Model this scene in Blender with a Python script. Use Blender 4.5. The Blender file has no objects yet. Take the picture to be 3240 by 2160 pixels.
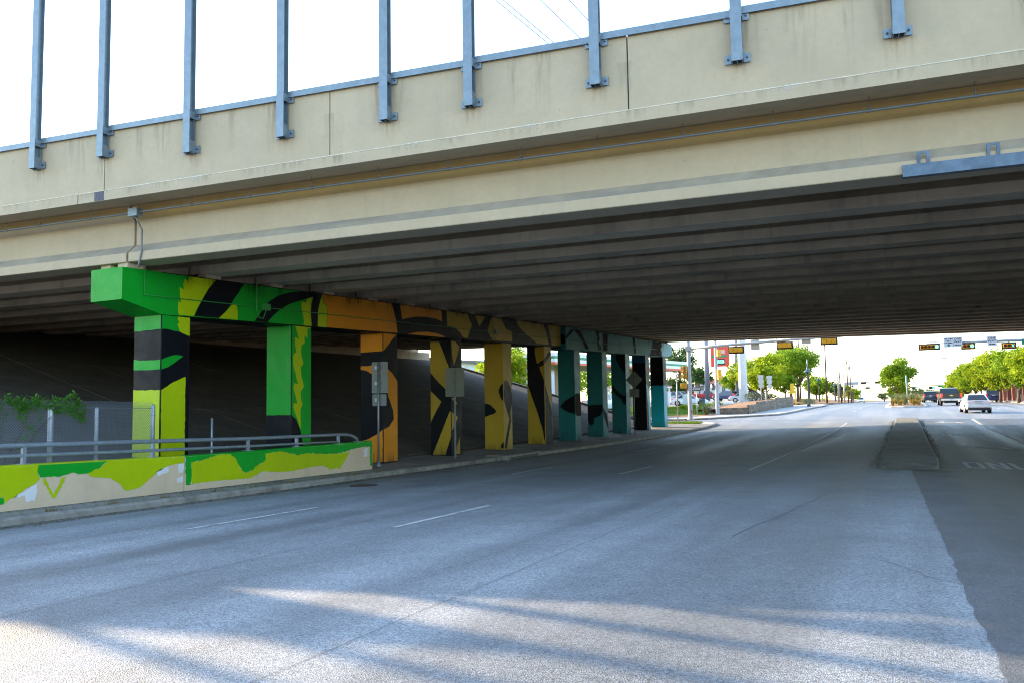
import bpy, bmesh, math, random
from mathutils import Vector, Matrix
R = math.radians
rnd = random.Random(7)
scene = bpy.context.scene
col = scene.collection

# ------------------------------------------------------------------ camera
cam_d = bpy.data.cameras.new("camera"); cam = bpy.data.objects.new("camera", cam_d); col.objects.link(cam)
cam_d.lens = 28.0; cam_d.sensor_width = 36.0; cam_d.sensor_fit = 'HORIZONTAL'
cam_d.clip_start = 0.1; cam_d.clip_end = 4000.0
YAW, PITCH, ROLL = R(26.187), R(4.253), R(-0.933)
fwd = Vector((-math.sin(YAW) * math.cos(PITCH), math.cos(YAW) * math.cos(PITCH), math.sin(PITCH)))
right0 = Vector((math.cos(YAW), math.sin(YAW), 0)); up0 = right0.cross(fwd)
rt = math.cos(ROLL) * right0 + math.sin(ROLL) * up0; up = -math.sin(ROLL) * right0 + math.cos(ROLL) * up0
cam.matrix_world = Matrix(((rt.x, up.x, -fwd.x, 0), (rt.y, up.y, -fwd.y, 0), (rt.z, up.z, -fwd.z, 2.4), (0, 0, 0, 1)))
scene.camera = cam

# ------------------------------------------------------------------ daylight
SUN_EL, SUN_AZ = R(20.0), R(12.0)      # low evening sun, left of the road and a little ahead
world = bpy.data.worlds.new("World"); scene.world = world; world.use_nodes = True
wn = world.node_tree.nodes; wl = world.node_tree.links
sky = wn.new('ShaderNodeTexSky'); sky.sky_type = 'NISHITA'; sky.sun_disc = False
sky.sun_elevation = SUN_EL; sky.sun_rotation = R(270) + SUN_AZ
sky.altitude = 180; sky.air_density = 1.0; sky.dust_density = 0.6; sky.ozone_density = 1.0
wn['Background'].inputs['Strength'].default_value = 0.15
wl.new(sky.outputs[0], wn['Background'].inputs['Color'])
sd = bpy.data.lights.new("sun", 'SUN'); sd.energy = 2.3; sd.angle = R(0.53); sd.color = (1.0, 0.76, 0.48)
sun = bpy.data.objects.new("sun", sd); col.objects.link(sun)
sun_dir = Vector((math.cos(SUN_AZ) * math.cos(SUN_EL), -math.sin(SUN_AZ) * math.cos(SUN_EL), -math.sin(SUN_EL)))
sun.rotation_euler = sun_dir.to_track_quat('-Z', 'Y').to_euler()
vs = scene.view_settings
vs.view_transform = 'Standard'; vs.look = 'None'; vs.gamma = 1.0; vs.use_curve_mapping = False
vs.exposure = 2.36
cy = scene.cycles
cy.max_bounces = 8; cy.diffuse_bounces = 5; cy.glossy_bounces = 3; cy.transmission_bounces = 4; cy.transparent_max_bounces = 8
cy.sample_clamp_indirect = 6.0; cy.caustics_reflective = False; cy.caustics_refractive = False
cy.use_denoising = True; cy.filter_width = 1.1

# ------------------------------------------------------------------ materials
MATS = {}
def pm(name, c, rough=0.7, var=0.15, scale=4.0, bump=0.0, bscale=None, metallic=0.0, spec=0.5, emit=None, estr=0.0, coat=0.0, stretch=None, dark=None, detail=6.0):
    """Principled material, colour broken up by noise in object space; dark=(colour, amount, scale) adds shaped stains."""
    if name in MATS: return MATS[name]
    m = bpy.data.materials.new(name); m.use_nodes = True; MATS[name] = m
    nt = m.node_tree; n = nt.nodes; l = nt.links; b = n['Principled BSDF']
    b.inputs['Roughness'].default_value = rough; b.inputs['Metallic'].default_value = metallic
    b.inputs['Specular IOR Level'].default_value = spec; b.inputs['Coat Weight'].default_value = coat
    b.inputs['Coat Roughness'].default_value = 0.08
    if emit:
        b.inputs['Emission Color'].default_value = (*emit, 1); b.inputs['Emission Strength'].default_value = estr
    tc = n.new('ShaderNodeTexCoord'); mp = n.new('ShaderNodeMapping'); l.new(tc.outputs['Object'], mp.inputs[0])
    if stretch: mp.inputs['Scale'].default_value = stretch
    nz = n.new('ShaderNodeTexNoise'); nz.inputs['Scale'].default_value = scale; nz.inputs['Detail'].default_value = detail; nz.inputs['Roughness'].default_value = 0.62
    l.new(mp.outputs[0], nz.inputs['Vector'])
    cr = n.new('ShaderNodeValToRGB')
    cr.color_ramp.elements[0].position = 0.3; cr.color_ramp.elements[1].position = 0.7
    cr.color_ramp.elements[0].color = (*[max(0, x * (1 - var)) for x in c], 1); cr.color_ramp.elements[1].color = (*[min(1, x * (1 + var)) for x in c], 1)
    l.new(nz.outputs['Fac'], cr.inputs[0]); out = cr.outputs[0]
    if dark:
        dc, amt, dsc = dark[:3]
        n2 = n.new('ShaderNodeTexNoise'); n2.inputs['Scale'].default_value = dsc; n2.inputs['Detail'].default_value = 5
        mp2 = n.new('ShaderNodeMapping'); l.new(tc.outputs['Object'], mp2.inputs[0])
        if len(dark) > 3: mp2.inputs['Scale'].default_value = dark[3]
        l.new(mp2.outputs[0], n2.inputs['Vector'])
        r2 = n.new('ShaderNodeValToRGB'); r2.color_ramp.elements[0].position = 0.5; r2.color_ramp.elements[1].position = 0.72
        l.new(n2.outputs['Fac'], r2.inputs[0])
        ma = n.new('ShaderNodeMath'); ma.operation = 'MULTIPLY'; ma.inputs[1].default_value = amt; l.new(r2.outputs[0], ma.inputs[0])
        mx = n.new('ShaderNodeMixRGB'); mx.inputs[2].default_value = (*dc, 1); l.new(ma.outputs[0], mx.inputs[0]); l.new(out, mx.inputs[1]); out = mx.outputs[0]
    l.new(out, b.inputs['Base Color'])
    if bump:
        nb = n.new('ShaderNodeTexNoise'); nb.inputs['Scale'].default_value = bscale or scale * 6; nb.inputs['Detail'].default_value = 4
        l.new(tc.outputs['Object'], nb.inputs['Vector'])
        bp = n.new('ShaderNodeBump'); bp.inputs['Strength'].default_value = bump; bp.inputs['Distance'].default_value = 0.02
        l.new(nb.outputs['Fac'], bp.inputs['Height']); l.new(bp.outputs[0], b.inputs['Normal'])
    return m

def leaf_mat(name, c1, c2, trans=0.4):
    if name in MATS: return MATS[name]
    m = bpy.data.materials.new(name); m.use_nodes = True; MATS[name] = m
    nt = m.node_tree; n = nt.nodes; l = nt.links; b = n['Principled BSDF']
    b.inputs['Roughness'].default_value = 0.6; b.inputs['Specular IOR Level'].default_value = 0.25
    g = n.new('ShaderNodeNewGeometry'); tc = n.new('ShaderNodeTexCoord')
    nz = n.new('ShaderNodeTexNoise'); nz.inputs['Scale'].default_value = 0.55; nz.inputs['Detail'].default_value = 2
    l.new(tc.outputs['Object'], nz.inputs['Vector'])
    a = n.new('ShaderNodeMath'); a.operation = 'MULTIPLY_ADD'; a.inputs[1].default_value = 0.55; l.new(g.outputs['Random Per Island'], a.inputs[0])
    s = n.new('ShaderNodeMath'); s.operation = 'MULTIPLY_ADD'; s.inputs[1].default_value = 1.6; s.inputs[2].default_value = -0.55; l.new(nz.outputs['Fac'], s.inputs[0])
    l.new(s.outputs[0], a.inputs[2])
    mx = n.new('ShaderNodeMixRGB'); mx.inputs[1].default_value = (*c1, 1); mx.inputs[2].default_value = (*c2, 1); mx.use_clamp = True
    l.new(a.outputs[0], mx.inputs[0]); l.new(mx.outputs[0], b.inputs['Base Color'])
    t = n.new('ShaderNodeBsdfTranslucent'); l.new(mx.outputs[0], t.inputs['Color'])
    ms = n.new('ShaderNodeMixShader'); ms.inputs[0].default_value = trans
    l.new(b.outputs[0], ms.inputs[1]); l.new(t.outputs[0], ms.inputs[2]); l.new(ms.outputs[0], n['Material Output'].inputs['Surface'])
    return m

def weathered(name, c, rough=.65, pits=0.5, streak=.35, grime=(.16, .14, .11), tone=.12, spec=.4, chips=None, wide=1.0):
    """painted or bare concrete: blotches, vertical water streaks, small dark pits, optional chipped spots"""
    if name in MATS: return MATS[name]
    m = bpy.data.materials.new(name); m.use_nodes = True; MATS[name] = m
    n = m.node_tree.nodes; l = m.node_tree.links; b = n['Principled BSDF']; b.inputs['Specular IOR Level'].default_value = spec
    tc = n.new('ShaderNodeTexCoord')
    def noise(scale, det, mapping=None, rough_=.6):
        t = n.new('ShaderNodeTexNoise'); t.inputs['Scale'].default_value = scale; t.inputs['Detail'].default_value = det; t.inputs['Roughness'].default_value = rough_
        if mapping:
            mp = n.new('ShaderNodeMapping'); mp.inputs['Scale'].default_value = mapping; l.new(tc.outputs['Object'], mp.inputs[0]); l.new(mp.outputs[0], t.inputs['Vector'])
        else: l.new(tc.outputs['Object'], t.inputs['Vector'])
        return t.outputs['Fac']
    def rng(src, a, b_, lo, hi):
        r = n.new('ShaderNodeMapRange'); r.inputs['From Min'].default_value = a; r.inputs['From Max'].default_value = b_; r.inputs['To Min'].default_value = lo; r.inputs['To Max'].default_value = hi; l.new(src, r.inputs[0]); return r.outputs[0]
    def mix(fac, c1, c2, mode='MIX'):
        x = n.new('ShaderNodeMixRGB'); x.blend_type = mode
        if isinstance(fac, float): x.inputs[0].default_value = fac
        else: l.new(fac, x.inputs[0])
        for i, cc in ((1, c1), (2, c2)):
            if isinstance(cc, tuple): x.inputs[i].default_value = (*cc, 1)
            else: l.new(cc, x.inputs[i])
        return x.outputs[0]
    tone1 = mix(rng(noise(.7 * wide, 6), .3, .7, 0, 1), tuple(x * (1 - tone) for x in c), tuple(min(1, x * (1 + tone)) for x in c))
    tone2 = mix(rng(noise(9, 5), .35, .65, 0, .35), tone1, tuple(x * .86 for x in c))
    out = mix(rng(noise(1.0, 5, (2.6, 2.6, .16)), .53, .8, 0, streak), tone2, grime)
    out = mix(rng(noise(.55, 7), .55, .78, 0, streak * .8), out, grime)
    if pits:
        v = n.new('ShaderNodeTexVoronoi'); v.inputs['Scale'].default_value = 7.5; l.new(tc.outputs['Object'], v.inputs['Vector'])
        sz = n.new('ShaderNodeSeparateColor'); l.new(v.outputs['Color'], sz.inputs[0])
        th = n.new('ShaderNodeMath'); th.operation = 'MULTIPLY'; th.inputs[1].default_value = .085; l.new(rng(sz.outputs[0], .45, 1, 0, 1), th.inputs[0])
        lt = n.new('ShaderNodeMath'); lt.operation = 'LESS_THAN'; l.new(v.outputs['Distance'], lt.inputs[0]); l.new(th.outputs[0], lt.inputs[1])
        pa = n.new('ShaderNodeMath'); pa.operation = 'MULTIPLY'; pa.inputs[1].default_value = pits; l.new(lt.outputs[0], pa.inputs[0])
        out = mix(pa.outputs[0], out, tuple(x * .35 for x in grime))
    if chips:
        f = rng(noise(6.5, 8, None, .75), .66, .69, 0, 1); out = mix(f, out, chips)
    l.new(out, b.inputs['Base Color'])
    rr = rng(noise(3, 4), .3, .7, rough - .08, rough + .12); l.new(rr, b.inputs['Roughness'])
    bp = n.new('ShaderNodeBump'); bp.inputs['Strength'].default_value = .3; bp.inputs['Distance'].default_value = .012; l.new(noise(38, 5), bp.inputs['Height']); l.new(bp.outputs[0], b.inputs['Normal'])
    return m

def stain_mat(name, c, amt=.6, flip=False):
    """see-through run of rust or grime: streaky, strongest at its head, faded at the sides"""
    if name in MATS: return MATS[name]
    m = bpy.data.materials.new(name); m.use_nodes = True; MATS[name] = m
    n = m.node_tree.nodes; l = m.node_tree.links; b = n['Principled BSDF']; b.inputs['Base Color'].default_value = (*c, 1); b.inputs['Roughness'].default_value = .85; b.inputs['Specular IOR Level'].default_value = .1
    uv = n.new('ShaderNodeUVMap'); sp = n.new('ShaderNodeSeparateXYZ'); l.new(uv.outputs[0], sp.inputs[0])
    tc = n.new('ShaderNodeTexCoord'); mp = n.new('ShaderNodeMapping'); mp.inputs['Scale'].default_value = (14, 14, 1.3); l.new(tc.outputs['Object'], mp.inputs[0])
    nz = n.new('ShaderNodeTexNoise'); nz.inputs['Scale'].default_value = 1; nz.inputs['Detail'].default_value = 5; l.new(mp.outputs[0], nz.inputs['Vector'])
    r = n.new('ShaderNodeMapRange'); r.inputs['From Min'].default_value = .42; r.inputs['From Max'].default_value = .68; l.new(nz.outputs['Fac'], r.inputs[0])
    def mul(a, b_):
        x = n.new('ShaderNodeMath'); x.operation = 'MULTIPLY'
        for i, s in ((0, a), (1, b_)):
            if isinstance(s, (int, float)): x.inputs[i].default_value = s
            else: l.new(s, x.inputs[i])
        return x.outputs[0]
    one = n.new('ShaderNodeMath'); one.operation = 'SUBTRACT'; one.inputs[0].default_value = 1; l.new(sp.outputs['X'], one.inputs[1])
    side = mul(mul(sp.outputs['X'], one.outputs[0]), 4.0)
    f = mul(mul(mul(r.outputs[0], side), sp.outputs['Y']), amt)
    t = n.new('ShaderNodeBsdfTransparent'); ms = n.new('ShaderNodeMixShader'); l.new(f, ms.inputs[0]); l.new(t.outputs[0], ms.inputs[1]); l.new(b.outputs[0], ms.inputs[2]); l.new(ms.outputs[0], n['Material Output'].inputs['Surface'])
    return m
def stain(name, p00, p10, p11, p01, mat, parent):
    me = bpy.data.meshes.new(name); me.from_pydata([p00, p10, p11, p01], [], [(0, 1, 2, 3)]); uvl = me.uv_layers.new(name='UVMap')
    for i, u in enumerate(((0, 0), (1, 0), (1, 1), (0, 1))): uvl.data[i].uv = u
    me.materials.append(mat); return link(name, me, parent)

# ------------------------------------------------------------------ object helpers
def tag(o, label=None, cat=None, group=None, kind=None):
    if label: o['label'] = label
    if cat: o['category'] = cat
    if group: o['group'] = group
    if kind: o['kind'] = kind
    return o
def empty(name, loc=(0, 0, 0), rz=0.0, label=None, cat=None, group=None):
    o = bpy.data.objects.new(name, None); o.empty_display_size = 0.2; col.objects.link(o)
    o.location = loc; o.rotation_euler = (0, 0, rz)
    return tag(o, label, cat, group)
def link(name, me, parent=None, loc=None, rot=None):
    o = bpy.data.objects.new(name, me); col.objects.link(o)
    if parent: o.parent = parent
    if loc is not None: o.location = loc
    if rot is not None: o.rotation_euler = rot
    return o
def copy_tree(o, parent=None):
    c = o.copy(); col.objects.link(c); c.parent = parent
    for ch in list(o.children): copy_tree(ch, c)
    return c
class MB:
    def __init__(s): s.v = []; s.f = []; s.m = []; s.cur = 0
    def mat(s, i): s.cur = i; return s
    def add(s, vs, fs):
        b = len(s.v); s.v += [tuple(x) for x in vs]
        for f in fs: s.f.append(tuple(i + b for i in f)); s.m.append(s.cur)
        return s
    def box(s, x0, x1, y0, y1, z0, z1):
        v = [(x0, y0, z0), (x1, y0, z0), (x1, y1, z0), (x0, y1, z0), (x0, y0, z1), (x1, y0, z1), (x1, y1, z1), (x0, y1, z1)]
        return s.add(v, [(3, 2, 1, 0), (4, 5, 6, 7), (0, 1, 5, 4), (1, 2, 6, 5), (2, 3, 7, 6), (3, 0, 4, 7)])
    def hexa(s, v): return s.add(v, [(3, 2, 1, 0), (4, 5, 6, 7), (0, 1, 5, 4), (1, 2, 6, 5), (2, 3, 7, 6), (3, 0, 4, 7)])
    def cbox(s, x0, x1, y0, y1, z0, z1, b):
        """box with chamfered edges"""
        def ring(x0, x1, y0, y1, z): return [(x0 + b, y0, z), (x1 - b, y0, z), (x1, y0 + b, z), (x1, y1 - b, z), (x1 - b, y1, z), (x0 + b, y1, z), (x0, y1 - b, z), (x0, y0 + b, z)]
        rs = [ring(x0 + b * .7, x1 - b * .7, y0 + b * .7, y1 - b * .7, z0), ring(x0, x1, y0, y1, z0 + b), ring(x0, x1, y0, y1, z1 - b), ring(x0 + b * .7, x1 - b * .7, y0 + b * .7, y1 - b * .7, z1)]
        return s.rings(rs)
    def rings(s, rs, cap=True):
        n = len(rs[0]); fs = []
        for k in range(len(rs) - 1):
            for i in range(n):
                j = (i + 1) % n; fs.append((k * n + i, k * n + j, (k + 1) * n + j, (k + 1) * n + i))
        if cap: fs.append(tuple(range(n))[::-1]); fs.append(tuple((len(rs) - 1) * n + i for i in range(n)))
        return s.add([p for r in rs for p in r], fs)
    def tube(s, pts, rad, n=8, cap=True):
        pts = [Vector(p) for p in pts]; rs = []
        for i, p in enumerate(pts):
            d = (pts[min(i + 1, len(pts) - 1)] - pts[max(i - 1, 0)]).normalized()
            a = d.orthogonal().normalized() if abs(d.z) < .95 else (Vector((1, 0, 0)) - d * d.x).normalized()
            if abs(d.z) < .95: a = (Vector((0, 0, 1)) - d * d.z).normalized()
            b = d.cross(a); r = rad[i] if isinstance(rad, (list, tuple)) else rad
            rs.append([p + (a * math.cos(2 * math.pi * k / n) + b * math.sin(2 * math.pi * k / n)) * r for k in range(n)])
        return s.rings(rs, cap)
    def prism(s, poly, fn, a, b):
        """poly of (u,v) swept between fn(u,v,a) and fn(u,v,b)"""
        n = len(poly)
        return s.rings([[fn(u, v, a) for u, v in poly], [fn(u, v, b) for u, v in poly]])
    def mesh(s, name, mats, smooth=False):
        me = bpy.data.meshes.new(name); me.from_pydata(s.v, [], s.f); me.update()
        if not isinstance(mats, (list, tuple)): mats = [mats]
        for m in mats: me.materials.append(m)
        for p, i in zip(me.polygons, s.m): p.material_index = min(i, len(mats) - 1); p.use_smooth = smooth
        bm = bmesh.new(); bm.from_mesh(me); bmesh.ops.recalc_face_normals(bm, faces=bm.faces); bm.to_mesh(me); bm.free()
        return me
    def build(s, name, mats, parent=None, smooth=False, loc=None, rot=None):
        return link(name, s.mesh(name, mats, smooth), parent, loc, rot)
def autosmooth(o, ang=40):
    me = o.data
    bm = bmesh.new(); bm.from_mesh(me)
    for f in bm.faces: f.smooth = True
    for e in bm.edges:
        if len(e.link_faces) == 2 and e.calc_face_angle(0) > R(ang): e.smooth = False
    bm.to_mesh(me); bm.free(); return o
def flat_poly(name, pts3, mat, parent=None):
    """one painted patch: a filled planar polygon"""
    bm = bmesh.new(); vs = [bm.verts.new(p) for p in pts3]
    f = bm.faces.new(vs); f.normal_update(); bmesh.ops.triangulate(bm, faces=[f], ngon_method='EAR_CLIP')
    me = bpy.data.meshes.new(name); bm.to_mesh(me); bm.free(); me.materials.append(mat)
    return link(name, me, parent)
_jr = random.Random(77)
def rough_poly(pts, step, amp):
    """hand painted outline: subdivide a 2D polygon and let its edge wander"""
    out = []
    for (a, b), (c, d) in zip(pts, pts[1:] + pts[:1]):
        L = math.hypot(c - a, d - b); n = max(1, int(L / step)); out.append((a, b))
        for i in range(1, n):
            f = i / n; j = _jr.gauss(0, amp); out.append((a + (c - a) * f - (d - b) / L * j, b + (d - b) * f + (c - a) / L * j))
    return out
def text_mesh(body, size, ext=0.004, bold=0.0):
    cu = bpy.data.curves.new('txt', 'FONT'); cu.body = body; cu.size = size; cu.extrude = ext; cu.align_x = 'CENTER'; cu.align_y = 'CENTER'; cu.offset = bold; cu.resolution_u = 2; cu.space_line = 0.85
    t = bpy.data.objects.new('txt', cu); col.objects.link(t); bpy.context.view_layer.update()
    me = bpy.data.meshes.new_from_object(t.evaluated_get(bpy.context.evaluated_depsgraph_get()))
    bpy.data.objects.remove(t); bpy.data.curves.remove(cu); return me
def lerp(x, tab):
    if x <= tab[0][0]: return tab[0][1]
    for (a, b), (c, d) in zip(tab, tab[1:]):
        if x <= c: return b + (d - b) * (x - a) / (c - a)
    return tab[-1][1]

# ------------------------------------------------------------------ lie of the land
ZC = [(-60, 1.9), (-30, 1.3), (0, .92), (8, .80), (13, .72), (20, .63), (28, .53), (36, .49), (50, .49), (57, .56), (62, .66), (71.6, .85), (85, 1.02), (97, 1.15), (115, 1.2), (140, 1.18), (200, .8), (270, .3), (500, -1.2), (900, -4), (3000, -20)]
def zc(Y): return lerp(Y, ZC)
def cross(Y): return lerp(Y, [(57, .028), (72, .012)])
def zroad(X, Y): return zc(Y) + (cross(Y) * max(X, -40) if X < 0 else -.006 * min(X, 40))
def zlot(X, Y):
    k = min(1, max(0, (-12 - X) / 10))
    return zroad(max(X, -16), Y) + .15 + k * min(max(0, Y - 78), 110) * .011
KERB = [(-40, -13.85), (28, -13.85), (35, -13.45), (45, -13.2), (55, -12.95), (59, -12.8)]
def xk(Y): return lerp(Y, KERB)
# ================================================================== GROUND AND ROAD
def sheet(name, xs, ys, zf, mat, parent=None, xmap=None):
    v = []; f = []; nx = len(xs)
    for y in ys:
        for x in xs:
            X = xmap(x, y) if xmap else x
            v.append((X, y, zf(X, y)))
    for j in range(len(ys) - 1):
        for i in range(nx - 1): f.append((j * nx + i, j * nx + i + 1, (j + 1) * nx + i + 1, (j + 1) * nx + i))
    me = bpy.data.meshes.new(name); me.from_pydata(v, [], f); me.update(); me.materials.append(mat)
    for p in me.polygons: p.use_smooth = True
    o = link(name, me, parent)
    if not parent: o['kind'] = 'structure'
    return o
def frange(a, b, st):
    n = max(1, int(round((b - a) / st))); return [a + (b - a) * i / n for i in range(n + 1)]

def asphalt(name, lo, hi, grit=85.0, bands=0.35, rough=0.62, warm=(1.0, 1.0, 1.0), mottle=0.3):
    m = bpy.data.materials.new(name); m.use_nodes = True; n = m.node_tree.nodes; l = m.node_tree.links; b = n['Principled BSDF']
    tc = n.new('ShaderNodeTexCoord')
    g = n.new('ShaderNodeTexVoronoi'); g.inputs['Scale'].default_value = grit; g.feature = 'F1'; l.new(tc.outputs['Object'], g.inputs['Vector'])
    g2 = n.new('ShaderNodeTexNoise'); g2.inputs['Scale'].default_value = 40; g2.inputs['Detail'].default_value = 5; l.new(tc.outputs['Object'], g2.inputs['Vector'])
    sep = n.new('ShaderNodeSeparateColor'); l.new(g.outputs['Color'], sep.inputs[0])
    a = n.new('ShaderNodeMath'); a.operation = 'MULTIPLY_ADD'; a.inputs[1].default_value = 0.55; l.new(sep.outputs[0], a.inputs[0])
    h = n.new('ShaderNodeMath'); h.operation = 'MULTIPLY'; h.inputs[1].default_value = 0.5; l.new(g2.outputs['Fac'], h.inputs[0]); l.new(h.outputs[0], a.inputs[2])
    cr = n.new('ShaderNodeValToRGB'); cr.color_ramp.elements[0].color = (*[lo * w for w in warm], 1); cr.color_ramp.elements[1].color = (*[hi * w for w in warm], 1)
    cr.color_ramp.elements[0].position = 0.15; cr.color_ramp.elements[1].position = 0.85
    l.new(a.outputs[0], cr.inputs[0])
    # traffic polish and oil: long bands down the lanes
    mp = n.new('ShaderNodeMapping'); mp.inputs['Scale'].default_value = (0.75, 0.035, 1); l.new(tc.outputs['Object'], mp.inputs[0])
    bn = n.new('ShaderNodeTexNoise'); bn.inputs['Scale'].default_value = 1.0; bn.inputs['Detail'].default_value = 4; l.new(mp.outputs[0], bn.inputs['Vector'])
    br = n.new('ShaderNodeMapRange'); br.inputs['From Min'].default_value = 0.35; br.inputs['From Max'].default_value = 0.65; br.inputs['To Min'].default_value = 1 - bands; br.inputs['To Max'].default_value = 1.08
    l.new(bn.outputs['Fac'], br.inputs[0])
    mn = n.new('ShaderNodeTexNoise'); mn.inputs['Scale'].default_value = 0.9; mn.inputs['Detail'].default_value = 7; mn.inputs['Roughness'].default_value = 0.7; l.new(tc.outputs['Object'], mn.inputs['Vector'])
    mr = n.new('ShaderNodeMapRange'); mr.inputs['From Min'].default_value = 0.3; mr.inputs['From Max'].default_value = 0.7; mr.inputs['To Min'].default_value = 1 - mottle; mr.inputs['To Max'].default_value = 1 + mottle * .4
    l.new(mn.outputs['Fac'], mr.inputs[0])
    mm = n.new('ShaderNodeMath'); mm.operation = 'MULTIPLY'; l.new(br.outputs[0], mm.inputs[0]); l.new(mr.outputs[0], mm.inputs[1])
    mx = n.new('ShaderNodeMixRGB'); mx.blend_type = 'MULTIPLY'; mx.inputs[0].default_value = 1; l.new(cr.outputs[0], mx.inputs[1]); l.new(mm.outputs[0], mx.inputs[2])
    l.new(mx.outputs[0], b.inputs['Base Color'])
    rr = n.new('ShaderNodeMapRange'); rr.inputs['From Min'].default_value = 0.35; rr.inputs['From Max'].default_value = 0.65; rr.inputs['To Min'].default_value = rough - .14; rr.inputs['To Max'].default_value = rough + .1
    l.new(bn.outputs['Fac'], rr.inputs[0]); l.new(rr.outputs[0], b.inputs['Roughness'])
    b.inputs['Specular IOR Level'].default_value = 0.5
    bp = n.new('ShaderNodeBump'); bp.inputs['Strength'].default_value = 0.55; bp.inputs['Distance'].default_value = 0.012
    l.new(g.outputs['Distance'], bp.inputs['Height']); l.new(bp.outputs[0], b.inputs['Normal'])
    return m
M_road = asphalt('chip_seal_asphalt', .125, .49, bands=.36, warm=(.935, .985, 1.015), mottle=.22, rough=.66)
M_road2 = asphalt('dark_asphalt', .08, .21, grit=110, bands=.3, rough=.58, warm=(.95, .98, 1.0))
M_gutter = pm('gutter_concrete', (.22, .205, .18), .85, .25, 3, .3, 60, dark=((.05, .045, .04), .6, 1.6))
M_kerb = pm('kerb_concrete', (.26, .245, .215), .85, .25, 4, .35, 70, dark=((.06, .055, .05), .55, 2.2))
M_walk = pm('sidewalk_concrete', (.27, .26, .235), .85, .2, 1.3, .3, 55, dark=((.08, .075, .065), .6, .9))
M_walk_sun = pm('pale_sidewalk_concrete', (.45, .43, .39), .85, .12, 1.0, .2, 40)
M_earth = pm('dry_earth', (.21, .155, .085), .95, .3, .6, .4, 12)
M_grass = pm('lawn_grass', (.10, .19, .022), .9, .4, 2.5, .6, 30)
M_mulch = pm('red_mulch', (.33, .17, .075), .95, .3, 3, .6, 22)
M_lot = pm('lot_concrete', (.42, .40, .36), .8, .12, .4, .1, 20)

sheet('ground', [-3000, -1200, -500, -250, -140, -100, -80, -60, -50, -40, -30, -22, -16, -12, -6, 0, 6, 14, 20, 40, 80, 200, 600, 3000],
      [-600, -150, -60, -30, -10, 0, 10, 20, 30, 40, 50, 57, 62, 68, 72, 78, 85, 97, 115, 140, 170, 200, 240, 270, 340, 500, 900, 1600, 3000],
      lambda X, Y: (zlot(X, Y) - .17 if X < -12 and Y > 70 else zroad(X, Y) - .14), M_earth)
road = sheet('road', [-90, -60, -40, -30, -24, -20, -17, -15] + frange(-14, 14, 1.0) + [16, 20, 30, 60, 90],
             frange(-60, 0, 10)[:-1] + frange(0, 130, 1.5) + frange(140, 300, 10) + [340, 400, 500, 700, 900], zroad, M_road)
# darker resurfaced half right of the seam, its edge ragged
jag = random.Random(3)
SEAM = [(y, lerp(y, [(-12, .85), (5.4, .41), (20.8, .05), (63, .05)]) + jag.uniform(-.02, .02)) for y in frange(-12, 63, .22)]
sheet('resurfaced_lanes', [0, .15, 1, 2, 3, 4, 6, 9, 13.5], [y for y, _ in SEAM], lambda X, Y: zroad(X, Y) + .012 - (.010 if X < .6 else 0), M_road2, road, xmap=lambda x, y: (lerp(y, SEAM) if x == 0 else lerp(y, SEAM) + .12 if x == .15 else x))

def strip(name, pts, w, mat, lift=.006, parent=road):
    """flat ribbon on the road along a polyline of (X,Y)"""
    v = []; f = []
    for i, (x, y) in enumerate(pts):
        a = pts[max(i - 1, 0)]; b = pts[min(i + 1, len(pts) - 1)]
        dx, dy = b[0] - a[0], b[1] - a[1]; L = math.hypot(dx, dy); nx, ny = -dy / L * w / 2, dx / L * w / 2
        for sg in (1, -1): X, Y = x + nx * sg, y + ny * sg; v.append((X, Y, zroad(X, Y) + lift))
        if i: f.append((2 * i - 2, 2 * i - 1, 2 * i + 1, 2 * i))
    me = bpy.data.meshes.new(name); me.from_pydata(v, [], f); me.update(); me.materials.append(mat)
    return link(name, me, parent)
M_paint = pm('worn_road_paint', (.60, .60, .58), .7, .15, 9, .2, 60, dark=((.25, .25, .245), .9, 5))
M_crack = pm('joint_sealant', (.15, .148, .145), .8, .5, 3)
for x0 in (-6.85, -10.1):
    for y0 in ([9.85, 20.2, 31.0, 41.6, 52.3] if x0 > -8 else [9.0, 20.3, 32.0, 43.0]):
        j = jag.uniform(-.03, .03)
        strip('lane_line', [(x0 + j, y) for y in frange(y0, y0 + 3.05, .5)], .105, M_paint, .006)
for Y0, Y1, x in ((21.5, 60, -3.75),): strip('lane_line', [(x, y) for y in frange(Y0, Y1, 2)], .11, M_paint)
strip('lane_line', [(4.0, y) for y in frange(22, 63, 2)], .19, M_paint, .018)
strip('stop_line', [(x, 63.1) for x in frange(4.0, 12, 1)], .35, M_paint, .018)
for y0 in frange(80, 200, 12): strip('lane_line', [(-4.4, y) for y in frange(y0, y0 + 3, 1)], .12, M_paint)
for y0 in frange(84, 200, 12): strip('lane_line', [(7.6, y) for y in frange(y0, y0 + 3, 1)], .12, M_paint)
for x0, ya, yb in ((-6.87, -8, 20), (-3.55, -6, 13)):
    strip('pavement_joint', [(x0 + jag.uniform(-.012, .012), y) for y in frange(ya, yb, .4)], .007, M_crack, .004)
strip('pavement_joint', [(-2.1 + .12 * (y - 9) + jag.uniform(-.03, .03), y) for y in frange(10, 16.5, .4)], .014, M_crack, .004)
cg = random.Random(21)
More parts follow.
